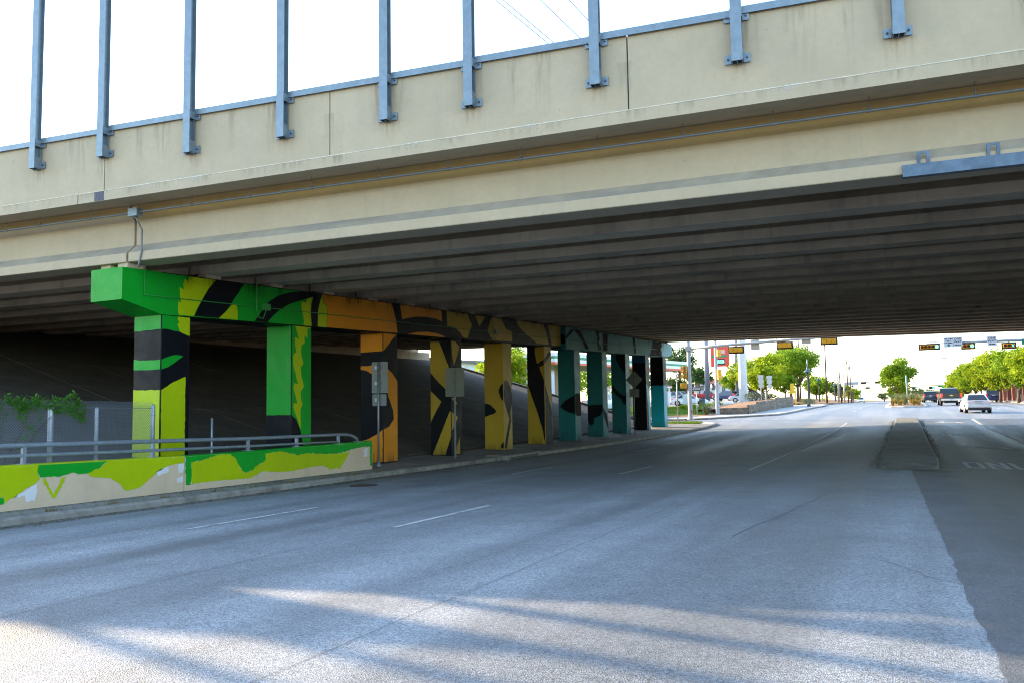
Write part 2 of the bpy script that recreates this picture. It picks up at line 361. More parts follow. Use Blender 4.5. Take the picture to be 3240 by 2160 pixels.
for sx, sy, a0, ln in ((-1.2, 9.0, .35, 3.2), (-11.5, 14, 1.7, 3), (-2.3, 17.5, .2, 2.6), (-8.2, 22, 1.5, 5), (2.0, 12, .5, 3.6), (5.5, 15, 2.4, 4), (3.0, 8.5, 1.1, 3)):
    for br in range(1):
        p = [(sx, sy)]; a = a0 + br * cg.uniform(.5, .9); L_ = 0; tgt = ln * (1 if br == 0 else .45)
        while L_ < tgt: a += cg.gauss(0, .28); st = .16; L_ += st; p.append((p[-1][0] + st * math.cos(a), p[-1][1] + st * math.sin(a)))
        strip('crack', p, .008 if br == 0 else .006, M_crack, .016 if sx > .3 else .004)
# lane lettering and arrows
def letter(pts_list, X0, Y0, sx, sy, name):
    mb = MB()
    for pts in pts_list:
        b = [(X0 + u * sx, Y0 + v * sy) for u, v in pts]
        mb.add([(x, y, zroad(x, y) + .018) for x, y in b], [tuple(range(len(b)))])
    return mb.build(name, M_paint, road)
q = .26
LET = {'O': [[(0, .1), (q, .1), (q, .9), (0, .9)], [(1 - q, .1), (1, .1), (1, .9), (1 - q, .9)], [(.08, 0), (.92, 0), (.92, .12), (.08, .12)], [(.08, .88), (.92, .88), (.92, 1), (.08, 1)]],
       'N': [[(0, 0), (q, 0), (q, 1), (0, 1)], [(1 - q, 0), (1, 0), (1, 1), (1 - q, 1)], [(1 - q, 0), (1 - q, .3), (q, 1), (q, .7)]],
       'L': [[(0, 0), (q, 0), (q, 1), (0, 1)], [(q, 0), (1, 0), (1, .13), (q, .13)]],
       'Y': [[(.5 - q / 2, 0), (.5 + q / 2, 0), (.5 + q / 2, .5), (.5 - q / 2, .5)], [(.5 - q / 2, .5), (.5 + q / 2, .5), (.26, 1), (0, 1)], [(.5 - q / 2, .5), (.5 + q / 2, .5), (1, 1), (.74, 1)]]}
for X0, Y0 in ((1.25, 22.2), (1.4, 41.8)):
    for i, ch in enumerate('ONLY'): letter(LET[ch], X0 + i * .52, Y0, .42, 2.4 if Y0 < 30 else 2.0, 'lane_lettering')
for Y0 in (31.6, 57.4):
    letter([[(0, .55), (.42, .9), (.42, .2)], [(.42, .45), (.8, .38), (.8, .66), (.42, .66)], [(.8, .38), (1.0, 0), (1.16, 0), (1.0, .5), (.8, .66)]], 1.5, Y0, 1.55, 2.3, 'turn_arrow')

# kerbs ------------------------------------------------------------
def sweep(name, pts, prof, mat, base, parent=None):
    """pts (X,Y); prof (offset to the left of travel, height)"""
    rs = []
    for i, (x, y) in enumerate(pts):
        a = pts[max(i - 1, 0)]; b = pts[min(i + 1, len(pts) - 1)]
        dx, dy = b[0] - a[0], b[1] - a[1]; L = math.hypot(dx, dy); nx, ny = -dy / L, dx / L
        z = base(x, y); rs.append([(x + nx * o, y + ny * o, z + h) for o, h in prof])
    mb = MB(); mb.rings(rs); o = mb.build(name, mat, parent)
    if not parent: o['kind'] = 'structure'
    return o
KP = [(0, -.1), (0, .10), (.03, .14), (.06, .15), (.17, .152), (.17, -.1)]
LK = [(xk(y) , y) for y in frange(-30, 59, 1.5)] + [(-12.82, 60.2), (-12.95, 61.4), (-13.4, 62.6), (-14.3, 63.6), (-15.6, 64.3), (-17.5, 64.7), (-22, 65.0), (-30, 65.2), (-60, 65.6), (-90, 66)]
sweep('kerb_left', LK, KP, M_kerb, zroad)
sweep('gutter_left', LK, [(-.42, -.02), (-.42, .010), (0, .006), (0, -.02)], M_gutter, zroad)
FK = [(-90, 70.2), (-60, 69.4), (-30, 68.6), (-20, 68.0), (-17, 67.9), (-15.2, 68.7), (-13.3, 70.3), (-11.6, 71.6), (-10.3, 73.2), (-9.9, 75.5), (-9.6, 82), (-9.2, 98), (-9.1, 104)]
sweep('kerb_far_corner', FK, [(a, b) for a, b in KP], M_kerb, zroad)
sweep('kerb_far_road', [(-10.2, 112), (-10.2, 130), (-10.4, 160), (-11, 200), (-12.5, 260)], KP, M_kerb, zroad)
sweep('kerb_right', [(14.5, 200), (14.2, 160), (13.0, 134), (12.4, 115), (12.0, 104), (12.6, 96), (14.5, 91), (18, 88), (40, 87)], KP, M_kerb, zroad)
def swz(X, Y): return zroad(xk(Y), Y) + .154 + .012 * max(0, xk(Y) - .17 - X)
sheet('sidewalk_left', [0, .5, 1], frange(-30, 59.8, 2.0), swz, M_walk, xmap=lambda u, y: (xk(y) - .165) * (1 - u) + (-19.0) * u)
# pavement joints of the sidewalk are real grooves left between slabs on top
corner = [(-12.99, 59.7), (-13.02, 60.3), (-13.12, 61.3), (-13.55, 62.45), (-14.4, 63.42), (-15.66, 64.13), (-17.5, 64.52), (-22, 64.82), (-30, 65.0), (-34, 65.1), (-34, 59.7)]
def flat_region(name, pts, zf, mat, lift=0, parent=None):
    bm = bmesh.new(); f = bm.faces.new([bm.verts.new((x, y, 0)) for x, y in pts]); f.normal_update(); bmesh.ops.triangulate(bm, faces=[f], ngon_method='EAR_CLIP')
    bmesh.ops.subdivide_edges(bm, edges=[e for e in bm.edges if e.calc_length() > 4], cuts=3, use_grid_fill=True)
    bmesh.ops.triangulate(bm, faces=bm.faces)
    for v in bm.verts: v.co.z = zf(v.co.x, v.co.y) + lift
    me = bpy.data.meshes.new(name); bm.to_mesh(me); bm.free(); me.materials.append(mat)
    o = link(name, me, parent)
    if not parent: o['kind'] = 'structure'
    return o
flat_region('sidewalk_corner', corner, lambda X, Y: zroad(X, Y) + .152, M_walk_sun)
GS = [(-14.1, 60.6), (-16.2, 60.3), (-30, 60.5), (-33, 61.0), (-33, 64.2), (-22, 64.0), (-17.4, 63.8), (-15.4, 63.2), (-14.2, 62.2)]
flat_region('grass_verge', GS, lambda X, Y: zroad(X, Y) + .152, M_grass, .02)
FS = [(-90, 70.4), (-60, 69.6), (-30, 68.8), (-20, 68.2), (-17.05, 68.1), (-15.3, 68.88), (-13.42, 70.46), (-11.75, 71.75), (-10.47, 73.3), (-10.08, 75.5), (-9.78, 82), (-9.38, 98), (-9.28, 104), (-9.3, 112), (-10.4, 118), (-10.4, 130), (-14, 130), (-14, 106), (-13.0, 76), (-15, 74.3), (-17, 73.5), (-30, 71.5), (-90, 73.5)]
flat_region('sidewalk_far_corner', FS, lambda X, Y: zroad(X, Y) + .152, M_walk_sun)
flat_region('lawn', [(-90, 73.6), (-30, 71.6), (-17, 73.4), (-16.6, 76), (-20, 84), (-21, 96), (-24, 99), (-90, 99)], zlot, M_grass, .03)
flat_region('mulch_strip', [(-60, 70.9), (-30, 70.0), (-17.4, 70.5), (-15.6, 72.4), (-15.0, 74.2), (-16.5, 74.4), (-17.2, 73.3), (-30, 71.5), (-60, 72.4)], lambda X, Y: zroad(X, Y) + .152, M_mulch, .03)
flat_region('parking_lot', [(-90, 99.2), (-24, 99.2), (-21.2, 97), (-20.5, 110), (-22, 130), (-26, 175), (-40, 200), (-90, 200)], zlot, M_lot, .02)
flat_region('sidewalk_right', [(14.6, 200), (14.4, 160), (13.2, 134), (12.6, 115), (12.2, 104), (12.8, 96.2), (14.6, 91.3), (18, 88.2), (40, 87.2), (40, 200)], lambda X, Y: zroad(X, Y) + .152, M_walk_sun)
flat_region('verge_left_far', [(-11.4, 131), (-11, 160), (-12, 200), (-14, 270), (-40, 270), (-40, 205), (-26, 176), (-22, 131)], zlot, M_mulch, .0)

# median --------------------------------------------------------
M_med = weathered('stained_median_concrete', (.24, .235, .205), .88, .4, .8, (.055, .05, .042), .3)
mb = MB(); rs = []
for y, w, h in [(21.5, .5, .01), (22.0, .63, .05), (22.9, .67, .10)] + [(y, .69, .135) for y in frange(24, 59.5, 2.5)] + [(60.8, .68, .14), (61.6, .66, .16), (61.95, .45, .13), (62.1, .3, .02)]:
    z = zroad(0, y)
    rs.append([(-w, y, z - .1), (-w, y, z + h - .035), (-w + .04, y, z + h), (0, y, z + h + .012), (w - .04, y, z + h), (w, y, z + h - .035), (w, y, z - .1)])
mb.rings(rs); o = mb.build('median', M_med); o['kind'] = 'structure'
autosmooth(o, 35)
mb = MB(); rs = []
ISL = [(90.6, .3), (91.0, 1.4), (92, 1.9), (96, 2.05), (110, 2.1), (150, 2.1), (180, 2.0), (184, .5)]
for y, w in ISL:
    z = zroad(0, y); rs.append([(-w, y, z - .1), (-w, y, z + .11), (-w + .06, y, z + .15), (0, y, z + .2), (w - .06, y, z + .15), (w, y, z + .11), (w, y, z - .1)])
mb.rings(rs); o = mb.build('planted_island', pm('island_kerb', (.46, .44, .39), .85, .15, 2)); o['kind'] = 'structure'
sheet('island_soil', [-1, -.5, 0, .5, 1], [91.4, 94, 100, 120, 150, 182], lambda X, Y: zroad(0, Y) + .215 - .02 * abs(X), M_mulch, xmap=lambda u, y: u * (1.6 if y < 183 else 1))

# concrete slope paving up to the abutment, in slabs with open joints -------------
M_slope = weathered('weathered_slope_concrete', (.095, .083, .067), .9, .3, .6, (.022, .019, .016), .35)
M_joint = pm('slope_joint_dirt', (.05, .045, .04), .95, .3, 3)
SX0, SX1, SY0, SY1 = -17.0, -36.4, 9.5, 58.2
def zslope(X): return .36 + (-X - 16.75) * .287
mb = MB(); mb.hexa([(SX1, SY0, -.5), (SX0, SY0, -.5), (SX0, SY1, -.5), (SX1, SY1, -.5), (SX1, SY0, zslope(SX1) - .03), (SX0, SY0, zslope(SX0) - .03), (SX0, SY1, zslope(SX0) - .03), (SX1, SY1, zslope(SX1) - .03)])
slope = mb.build('slope_paving', M_joint); slope['kind'] = 'structure'
nxs, nys = 6, 16; dx = (SX1 - SX0) / nxs; dy = (SY1 - SY0) / nys
ang = math.atan(.287); slen = abs(dx) / math.cos(ang) - .02
mb = MB(); mb.cbox(-slen, 0, 0, dy - .02, 0, .05, .012); slab_me = mb.mesh('slab', M_slope)
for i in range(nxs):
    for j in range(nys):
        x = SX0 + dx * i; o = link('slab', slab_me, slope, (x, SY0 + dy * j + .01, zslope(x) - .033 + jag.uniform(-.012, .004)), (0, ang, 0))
mb = MB(); mb.hexa([(SX1 - 4, SY1, -.5), (SX0, SY1, -.5), (SX0, SY1 + .3, -.5), (SX1 - 4, SY1 + .3, -.5), (SX1 - 4, SY1, zslope(SX1 - 4) + .16), (SX0, SY1, zslope(SX0) + .16), (SX0, SY1 + .3, zslope(SX0) + .16), (SX1 - 4, SY1 + .3, zslope(SX1 - 4) + .16)])
mb.build('edge_kerb', M_kerb, slope)
# fill behind the abutment that carries the highway on
M_fill = pm('embankment_grass', (.12, .15, .04), .95, .35, .6, .5, 9)
mb = MB(); mb.hexa([(-160, 3, -.6), (-37.4, 8.6, -.6), (-37.4, 62, -.6), (-160, 76, -.6), (-160, 12, 6.3), (-37.4, 11.6, 6.3), (-37.4, 57.0, 6.9), (-160, 57, 6.9)])
o = mb.build('embankment', M_fill); o['kind'] = 'structure'
mb = MB(); mb.hexa([(32.4, 14, -.6), (160, 8, -.6), (160, 80, -.6), (32.4, 68, -.6), (32.4, 17.5, 7.2), (160, 17.5, 7.2), (160, 64, 7.0), (32.4, 64, 7.0)])
o = mb.build('embankment_right', M_fill); o['kind'] = 'structure'
mb = MB(); mb.hexa([(16.5, 13.5, -.5), (30.6, 13.5, -.5), (30.6, 67, -.5), (16.5, 67, -.5), (16.5, 13.5, .5), (30.6, 13.5, 4.6), (30.6, 67, 4.6), (16.5, 67, .5)])
o = mb.build('slope_paving_right', M_slope); o['kind'] = 'structure'
# ================================================================== OVERPASS
P0 = Vector((-15.4, 12.26, 0)); AZ = R(6.5)
EV = Vector((math.cos(AZ), math.sin(AZ), 0)); QV = Vector((-math.sin(AZ), math.cos(AZ), 0))
def Zb(s, t): return 5.685 + .02 * t + (.014 - .0005 * t) * s
def BP(s, t, dz=0.0):
    p = P0 + EV * s + QV * t; return (p.x, p.y, Zb(s, t) + dz)
def s_at_x(X, t): return (X + 15.4 + .1132 * t) / .99357
M_cream = weathered('cream_bridge_paint', (.465, .375, .25), .62, .6, .28, (.30, .265, .21), .08)
M_cream_soff = pm('tan_soffit_paint', (.36, .29, .185), .75, .15, 1.5, .2, 40)
M_girder = weathered('raw_girder_concrete', (.52, .42, .30), .88, .3, .55, (.14, .12, .095), .2)
M_girder_far = M_girder
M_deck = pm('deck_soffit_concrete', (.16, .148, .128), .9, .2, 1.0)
bridge = empty('overpass_bridge', (-15.4, 12.26, 0), 0, 'wide cream painted concrete highway overpass crossing above the road', 'bridge')
bridge.location = (0, 0, 0)
GP = [(0, 0), (.66, 0), (.66, .21), (.43, .42), (.43, 1.0), (.58, 1.14), (.58, 1.31), (.08, 1.31), (.08, 1.14), (.23, 1.0), (.23, .42), (0, .21)]
GP = [(0.012, 0), (.648, 0), (.66, .012)] + GP[2:-1] + [(0, .21), (0, .012)]
for k in range(21):
    t0 = k * 2.27
    for X0, X1 in ((-36.2, -16.28), (-16.22, 30.4)) if k else ((-36.2, -15.76), (-15.69, 30.4)):
        mb = MB(); rs = []
        s0, s1 = s_at_x(X0, t0), s_at_x(X1, t0)
        for i in range(3):
            s = s0 + (s1 - s0) * i / 2; zb = Zb(s, t0)
            rs.append([(*BP(s, t0 + u)[:2], zb + v) for u, v in GP])
        mb.rings(rs)
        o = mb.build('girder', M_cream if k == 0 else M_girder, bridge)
        if k == 0:
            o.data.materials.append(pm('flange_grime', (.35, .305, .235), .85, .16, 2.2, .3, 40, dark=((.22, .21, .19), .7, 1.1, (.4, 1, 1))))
            o.data.materials.append(weathered('amber_bounce_tint', (.46, .31, .12), .65, .3, .3, (.28, .2, .1), .12))  # cream's bounced amber under the deck ledge, put into the flange colour
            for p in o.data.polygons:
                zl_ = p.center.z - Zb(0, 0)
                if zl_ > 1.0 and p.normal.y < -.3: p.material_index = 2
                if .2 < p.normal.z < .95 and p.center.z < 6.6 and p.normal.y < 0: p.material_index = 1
            o['label'] = 'cream painted outer girder with dirty lower flange'
mb = MB(); mb.rings([[(*BP(s, min(u + .03, .62))[:2], Zb(s, 0) + min(max(v, .03), 1.3)) for u, v in GP] for s in (-.37, -.28)]); mb.build('joint_filler', pm('joint_filler_brown', (.20, .15, .105), .85, .3, 6), bridge)
# deck slab with tapering overhang, one per span
for X0, X1 in ((-38, -16.27), (-16.24, 32.5)):
    mb = MB(); rs = []
    for i in range(7):
        row = []
        for t, dz in ((-.8, 1.235), (.06, 1.316), (23, 1.316), (46.1, 1.316), (46.9, 1.235), (46.9, 1.455), (23, 1.455), (-.8, 1.455)):
            sa, sb = s_at_x(X0, t), s_at_x(X1, t); row.append(BP(sa + (sb - sa) * i / 6, t, dz))
        rs.append(row)
    mb.rings(rs); o = mb.build('deck_slab', [M_cream], bridge)
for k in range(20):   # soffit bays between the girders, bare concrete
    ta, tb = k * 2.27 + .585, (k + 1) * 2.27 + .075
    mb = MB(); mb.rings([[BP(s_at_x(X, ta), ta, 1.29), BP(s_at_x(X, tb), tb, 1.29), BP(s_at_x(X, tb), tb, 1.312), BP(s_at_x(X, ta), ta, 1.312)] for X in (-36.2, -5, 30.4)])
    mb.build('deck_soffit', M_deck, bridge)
# parapet in panels
joints = [-25, -19.0, -13.0, -7.0, -.2, 5.51, 11.39, 17.25, 23.1, 29, 35, 41, 47.5]
for side in (0, 1):
    for a, b in zip(joints, joints[1:]):
        mb = MB(); g = .012; ta, tb = (-.794, -.5) if side == 0 else (46.6, 46.894)
        sh = 0 if side == 0 else 5.0
        rs = []
        for s in (a + g + sh * 0, (a + b) / 2, b - g):
            rs.append([BP(s, ta, 1.45), BP(s, tb, 1.45), BP(s, tb, 2.76), BP(s, tb - .02, 2.78), BP(s, ta + .02, 2.78), BP(s, ta, 2.76)])
        mb.rings(rs); mb.build('parapet_panel', M_cream, bridge)
# fascia seam moulding: thin bead between slab edge and parapet
mb = MB(); mb.tube([BP(s, -.797, 1.452) for s in (-18, 0, 20, 38)], .012, 6); mb.build('seam_bead', pm('pale_seam_paint', (.62, .56, .44), .6, .2, 3), bridge)
# abutment at the head of the slope
mb = MB(); mb.hexa([(-37.8, 9.6, 3.2), (-36.2, 9.6, 3.2), (-36.2, 57.6, 3.2), (-37.8, 57.6, 3.2), (-37.8, 9.6, 5.35), (-36.2, 9.6, 5.35), (-36.2, 57.6, 6.6), (-37.8, 57.6, 6.6)])
mb.build('abutment', M_girder, bridge)
mb = MB(); mb.hexa([(-38.4, 9.9, 5.0), (-36.9, 9.9, 5.0), (-36.9, 57.0, 5.0), (-38.4, 57.0, 5.0), (-38.4, 9.9, 6.6), (-36.9, 9.9, 6.6), (-36.9, 57.0, 7.8), (-38.4, 57.0, 7.8)])
mb.build('back_wall', M_girder, bridge)
# matching abutment on the far right, out of frame but shading the road
mb = MB(); mb.hexa([(30.4, 14.6, -1), (32.6, 14.6, -1), (32.6, 66.5, -1), (30.4, 66.5, -1), (30.4, 14.6, 6.1), (32.6, 14.6, 6.1), (32.6, 66.5, 6.0), (30.4, 66.5, 6.0)]); mb.build('abutment', M_girder, bridge)
mb = MB(); mb.hexa([(-43, 9.2, 4.4), (-36.0, 9.2, 4.4), (-36.0, 9.58, 4.4), (-43, 9.58, 4.4), (-43, 9.2, 6.6), (-36.0, 9.2, 6.6), (-36.0, 9.58, 6.6), (-43, 9.58, 6.6)])
mb.build('wing_wall', M_girder, bridge)
# rust stain plate at the deck joint
for s, t, z0, z1, w in ((-.3, -.803, 1.24, 1.44, .17),):
    mb = MB(); mb.hexa([BP(s - w, t, z0), BP(s + w * .6, t, z0), BP(s + w * .6, t + .006, z0), BP(s - w, t + .006, z0), BP(s - w, t, z1), BP(s + w * .6, t, z1), BP(s + w * .6, t + .006, z1), BP(s - w, t + .006, z1)])
    mb.build('joint_stain', pm('joint_grime', (.10, .10, .12), .8, .6, 14, stretch=(6, 1, .6)), bridge)

# ---------------------------------------------------------------- steel fence posts on the parapet
M_steel = pm('galvanised_blue_steel', (.20, .25, .285), .42, .14, 7, .08, 40, metallic=.55, dark=((.2, .25, .3), .5, 3))
M_bolt = pm('dark_bolt', (.09, .10, .12), .5, .2, 10, metallic=.6)
fence = empty('parapet_fence', (0, 0, 0), 0, 'row of blue grey steel posts and rail bolted along the overpass parapet', 'fence')
def fbox(mb, s0, s1, t0, t1, z0, z1):
    zz = Zb((s0 + s1) / 2, -.8)
    v = []
    for z in (z0, z1):
        for s, t in ((s0, t0), (s1, t0), (s1, t1), (s0, t1)):
            p = P0 + EV * s + QV * t; v.append((p.x, p.y, zz + z))
    mb.hexa(v)
PS = [-16.1, -13.8, -11.45, -9.1, -6.8, -4.45, -2.13, -.14, 2.2, 4.5, 6.8, 8.52, 10.86, 13.2, 15.56, 17.9, 20.2, 22.6, 25, 27.3, 29.6, 32, 34.3, 36.6]
for s in PS:
    zb = 2.15 if s < 1 else 1.92; top = 7.6
    mb = MB(); w = .085
    fbox(mb, s - w, s + w, -1.005, -.992, zb, top); fbox(mb, s - w, s + w, -.853, -.84, zb, top); fbox(mb, s - .006, s + .006, -.992, -.853, zb, top)
    fbox(mb, s - w, s + w, -.992, -.853, zb + .0, zb + .30) if False else None
    fbox(mb, s + w - .012, s + w, -.992, -.853, zb, zb + .26); fbox(mb, s - w, s - w + .012, -.992, -.853, zb, zb + .26)
    post = mb.build('post', M_steel, fence)
    for zp in (zb + .02, zb + .72):
        if s < 1 and zp > zb + .1: zp = zb + .5
        pb = MB(); fbox(pb, s - .2, s + .2, -.835, -.815, zp, zp + .15); fbox(pb, s - w - .012, s - w, -.99, -.835, zp, zp + .15); fbox(pb, s + w, s + w + .012, -.99, -.835, zp, zp + .15)
        pl = pb.build('bracket_plate', M_steel, post)
        for ds in (-.15, .15):
            b2 = MB()
            p = P0 + EV * (s + ds) + QV * -.835; q2 = P0 + EV * (s + ds) + QV * -.862; z = Zb(s, -.8) + zp + .075
            b2.tube([(p.x, p.y, z), (q2.x, q2.y, z)], .018, 6); b2.build('bolt', M_bolt, pl)
for a, b in zip(PS, PS[1:]):
    mb = MB(); fbox(mb, a + .09, b - .09, -.86, -.74, 2.785, 2.85); fbox(mb, a + .09, b - .09, -.86, -.848, 2.73, 2.785); mb.build('base_rail', M_steel, fence)
    mb = MB(); fbox(mb, a + .01, b - .01, -.99, -.86, 7.602, 7.68); mb.build('top_rail', M_steel, fence)

# added panels, out of view to the left, limiting sun on the near road
for sa, sb, za, zb_ in ((-24, -11.45, 2.9, 4.75), (-6.8, -4.45, 3.0, 6.9)):
    mb = MB(); fbox(mb, sa, sb, -.84, -.825, za, zb_); mb.build('shade_panel', M_steel, fence)
# runs of rust below the brackets, grime below the joints, lime bloom on the seam
M_rust = stain_mat('rust_run', (.24, .15, .085), .3); M_grime = stain_mat('grime_run', (.16, .145, .12), .26); M_bloom = stain_mat('lime_bloom', (.66, .66, .64), .9)
def run(s, w, z0, z1, mat, t=-.7975, nm='stain'):
    return stain(nm, BP(s - w, t, z0), BP(s + w, t, z0), BP(s + w, t, z1), BP(s - w, t, z1), mat, bridge)
rs_ = random.Random(17)
for s in PS:
    if -6 < s < 22:
        zb = 2.15 if s < 1 else 1.92
        run(s + rs_.uniform(-.05, .05), rs_.uniform(.14, .26), zb - rs_.uniform(.3, .5), zb + .03, M_rust)
        for k in range(2): run(s + rs_.uniform(-1, 1), rs_.uniform(.08, .3), 1.5 + rs_.uniform(0, .3), 2.77, M_grime, -.7985)
for s in (-.2, 5.51, 11.39, 17.25): run(s, .2, 1.47, 2.3, M_grime); run(s, .3, 1.25, 1.46, M_grime, -.8035)
run(-2.95, .05, 1.7, 2.5, M_grime, -.7995)
for s, w in ((.9, .35), (2.1, .5), (7.3, .3), (9.6, .25), (13.9, .4)): run(s, w, 1.36, 1.47, M_bloom, -.804)
for s in frange(-5, 21, 1.1): run(s + rs_.uniform(-.3, .3), rs_.uniform(.2, .6), 1.25, 1.44, M_grime, -.8025)

# ---------------------------------------------------------------- conduit under the overhang
M_pipe = pm('grey_conduit', (.16, .18, .19), .5, .15, 8, metallic=.4)
cond = empty('electrical_conduit', (0, 0, 0), 0, 'thin grey electrical conduit hung under the overpass edge', 'conduit')
mb = MB(); mb.tube([BP(s, -.2, 1.055) for s in (-19, -8, 0, 10, 20, 37)], .026, 8); mb.build('pipe', M_pipe, cond, True)
for s in [-16.6, -15.1, -13.6, -12.1, -10.6, -9.1, -7.6, -6.1, -5, -3.87, -2.8, -1.22, 1.66, 3.18, 4.7, 6.25, 7.76, 9.25, 10.7, 12.21, 13.7, 15.16, 16.67, 18.2, 19.7, 21.2, 22.7]:
    mb = MB(); mb.tube([BP(s, -.2, 1.08), BP(s, -.2, 1.30)], .006, 5); mb.tube([BP(s, -.2, 1.10), BP(s, -.2, 1.15)], .018, 6); mb.tube([BP(s - .02, -.2, 1.055), BP(s + .02, -.2, 1.055)], .036, 8); mb.build('hanger', M_pipe, cond)
mb = MB(); fbox(mb, -.03, .22, -.3, -.12, .97, 1.15); mb.build('junction_box', M_steel, cond)
mb = MB(); mb.tube([BP(.09, -.2, .97), BP(.1, -.12, .85), BP(.1, -.02, .7), BP(.1, -.02, .2), BP(.04, -.02, -.05), BP(.02, -.02, -.16)], .022, 7); mb.build('drop_pipe', M_pipe, cond, True); mb = MB(); mb.tube([(-15.69, 12.66, 5.62), (-15.69, 12.66, 4.98), (-15.69, 13.4, 4.99), (-15.69, 20, 5.13), (-15.69, 28, 5.29), (-15.69, 37.5, 5.50)], .011, 6)
mb.tube([(-15.44, 38.0, 5.46), (-15.44, 47, 5.66), (-15.44, 56, 5.85)], .012, 6)
mb.build('painted_pipe', pm('painted_pipe_green', (.03, .26, .05), .5, .2, 4), cond, True)
for i, (y, x) in enumerate(((16.2, -15.70), (30.0, -15.70), (42.2, -15.45), (54.8, -15.45))):   # small boxes and looped cables on the pier cap
    z = 4.98 + .021 * (y - 13.2) if y < 37 else 4.98 + .0205 * (y - 13.2)
    mb = MB(); mb.box(x - .02, x + .07, y + .25, y + .5, z - .06, z + .12); mb.tube([(x + .04, y, z + .75), (x + .04, y, z - .1), (x + .04, y + .1, z - .28), (x + .04, y + .25, z - .3), (x + .04, y + .36, z - .06)], .014, 6)
    tag(mb.build('light_wiring_box', MATS['painted_pipe_green'] if i == 0 else M_pipe), ['green painted wiring box with looped cable between first and second piers', 'wiring box with looped cable on the mustard pier cap', 'teal side wiring box with looped cable on the pale pier cap', 'wiring box with looped cable at the far end of the pier cap'][i], 'wiring box', 'wiring boxes on the pier cap')

# steel guard angle on the girder's lower edge, right
gd = empty('impact_guard', (0, 0, 0), 0, 'blue steel guard beam with square brackets on the girder edge', 'guard')
mb = MB(); zz = []
def gbox(mb, s0, s1, t0, t1, z0, z1):
    mb.hexa([BP(s0, t0, z0), BP(s1, t0, z0), BP(s1, t1, z0), BP(s0, t1, z0), BP(s0, t0, z1), BP(s1, t0, z1), BP(s1, t1, z1), BP(s0, t1, z1)])
gbox(mb, 15.62, 22.5, -.045, -.02, -.03, .14); gbox(mb, 15.62, 22.5, -.045, .10, -.052, -.03); mb.build('beam', pm('guard_blue_steel', (.10, .145, .20), .5, .3, 5, metallic=.4), gd)
for s in (15.84, 16.81, 17.78, 18.75, 19.7, 20.7):
    mb = MB(); gbox(mb, s, s + .045, -.025, -.005, .14, .30); gbox(mb, s + .135, s + .18, -.025, -.005, .14, .30); gbox(mb, s, s + .18, -.025, -.005, .30, .335); mb.build('bracket', MATS['guard_blue_steel'], gd)

# ================================================================== PAINTED BENT
def paint(name, c, rough=.45): return weathered(name, c, rough, .15, .22, tuple(x * .55 + .012 for x in c), .1, .22, tuple(min(1, x * .75 + .035) for x in c))
PAINT = {'green': paint('mural_green', (.001, .29, .018)), 'lime': paint('mural_lime', (.36, .47, .001)), 'ink': weathered('mural_ink', (.003, .0045, .008), .45, .1, .2, (.012, .012, .013), .1, .13),
         'orange': paint('mural_orange', (.64, .24, .006)), 'mustard': paint('mural_mustard', (.40, .27, .018)), 'teal': paint('mural_teal', (.012, .15, .165)),
         'teal_sheen': weathered('mural_teal_sheen', (.15, .32, .31), .6, .2, .4, (.05, .10, .095), .15, .08), 'brown': weathered('mural_ink_sheen', (.022, .017, .015), .65, .2, .3, (.05, .045, .04), .2, .04), 'skyblue': paint('mural_sky_blue', (.16, .55, .74)),  # teal and ink made paler: side-face reflection put into the colour
         'cyan': paint('mural_cyan', (.004, .44, .66)), 'deepblue': paint('mural_deep_blue', (.01, .10, .20)), 'white': paint('mural_white', (.62, .64, .66)),
         'sand': None, 'grey': None}
PAINT['sand'] = PAINT['mustard']; PAINT['grey'] = PAINT['ink']; PAINT['brown'] = PAINT['brown']
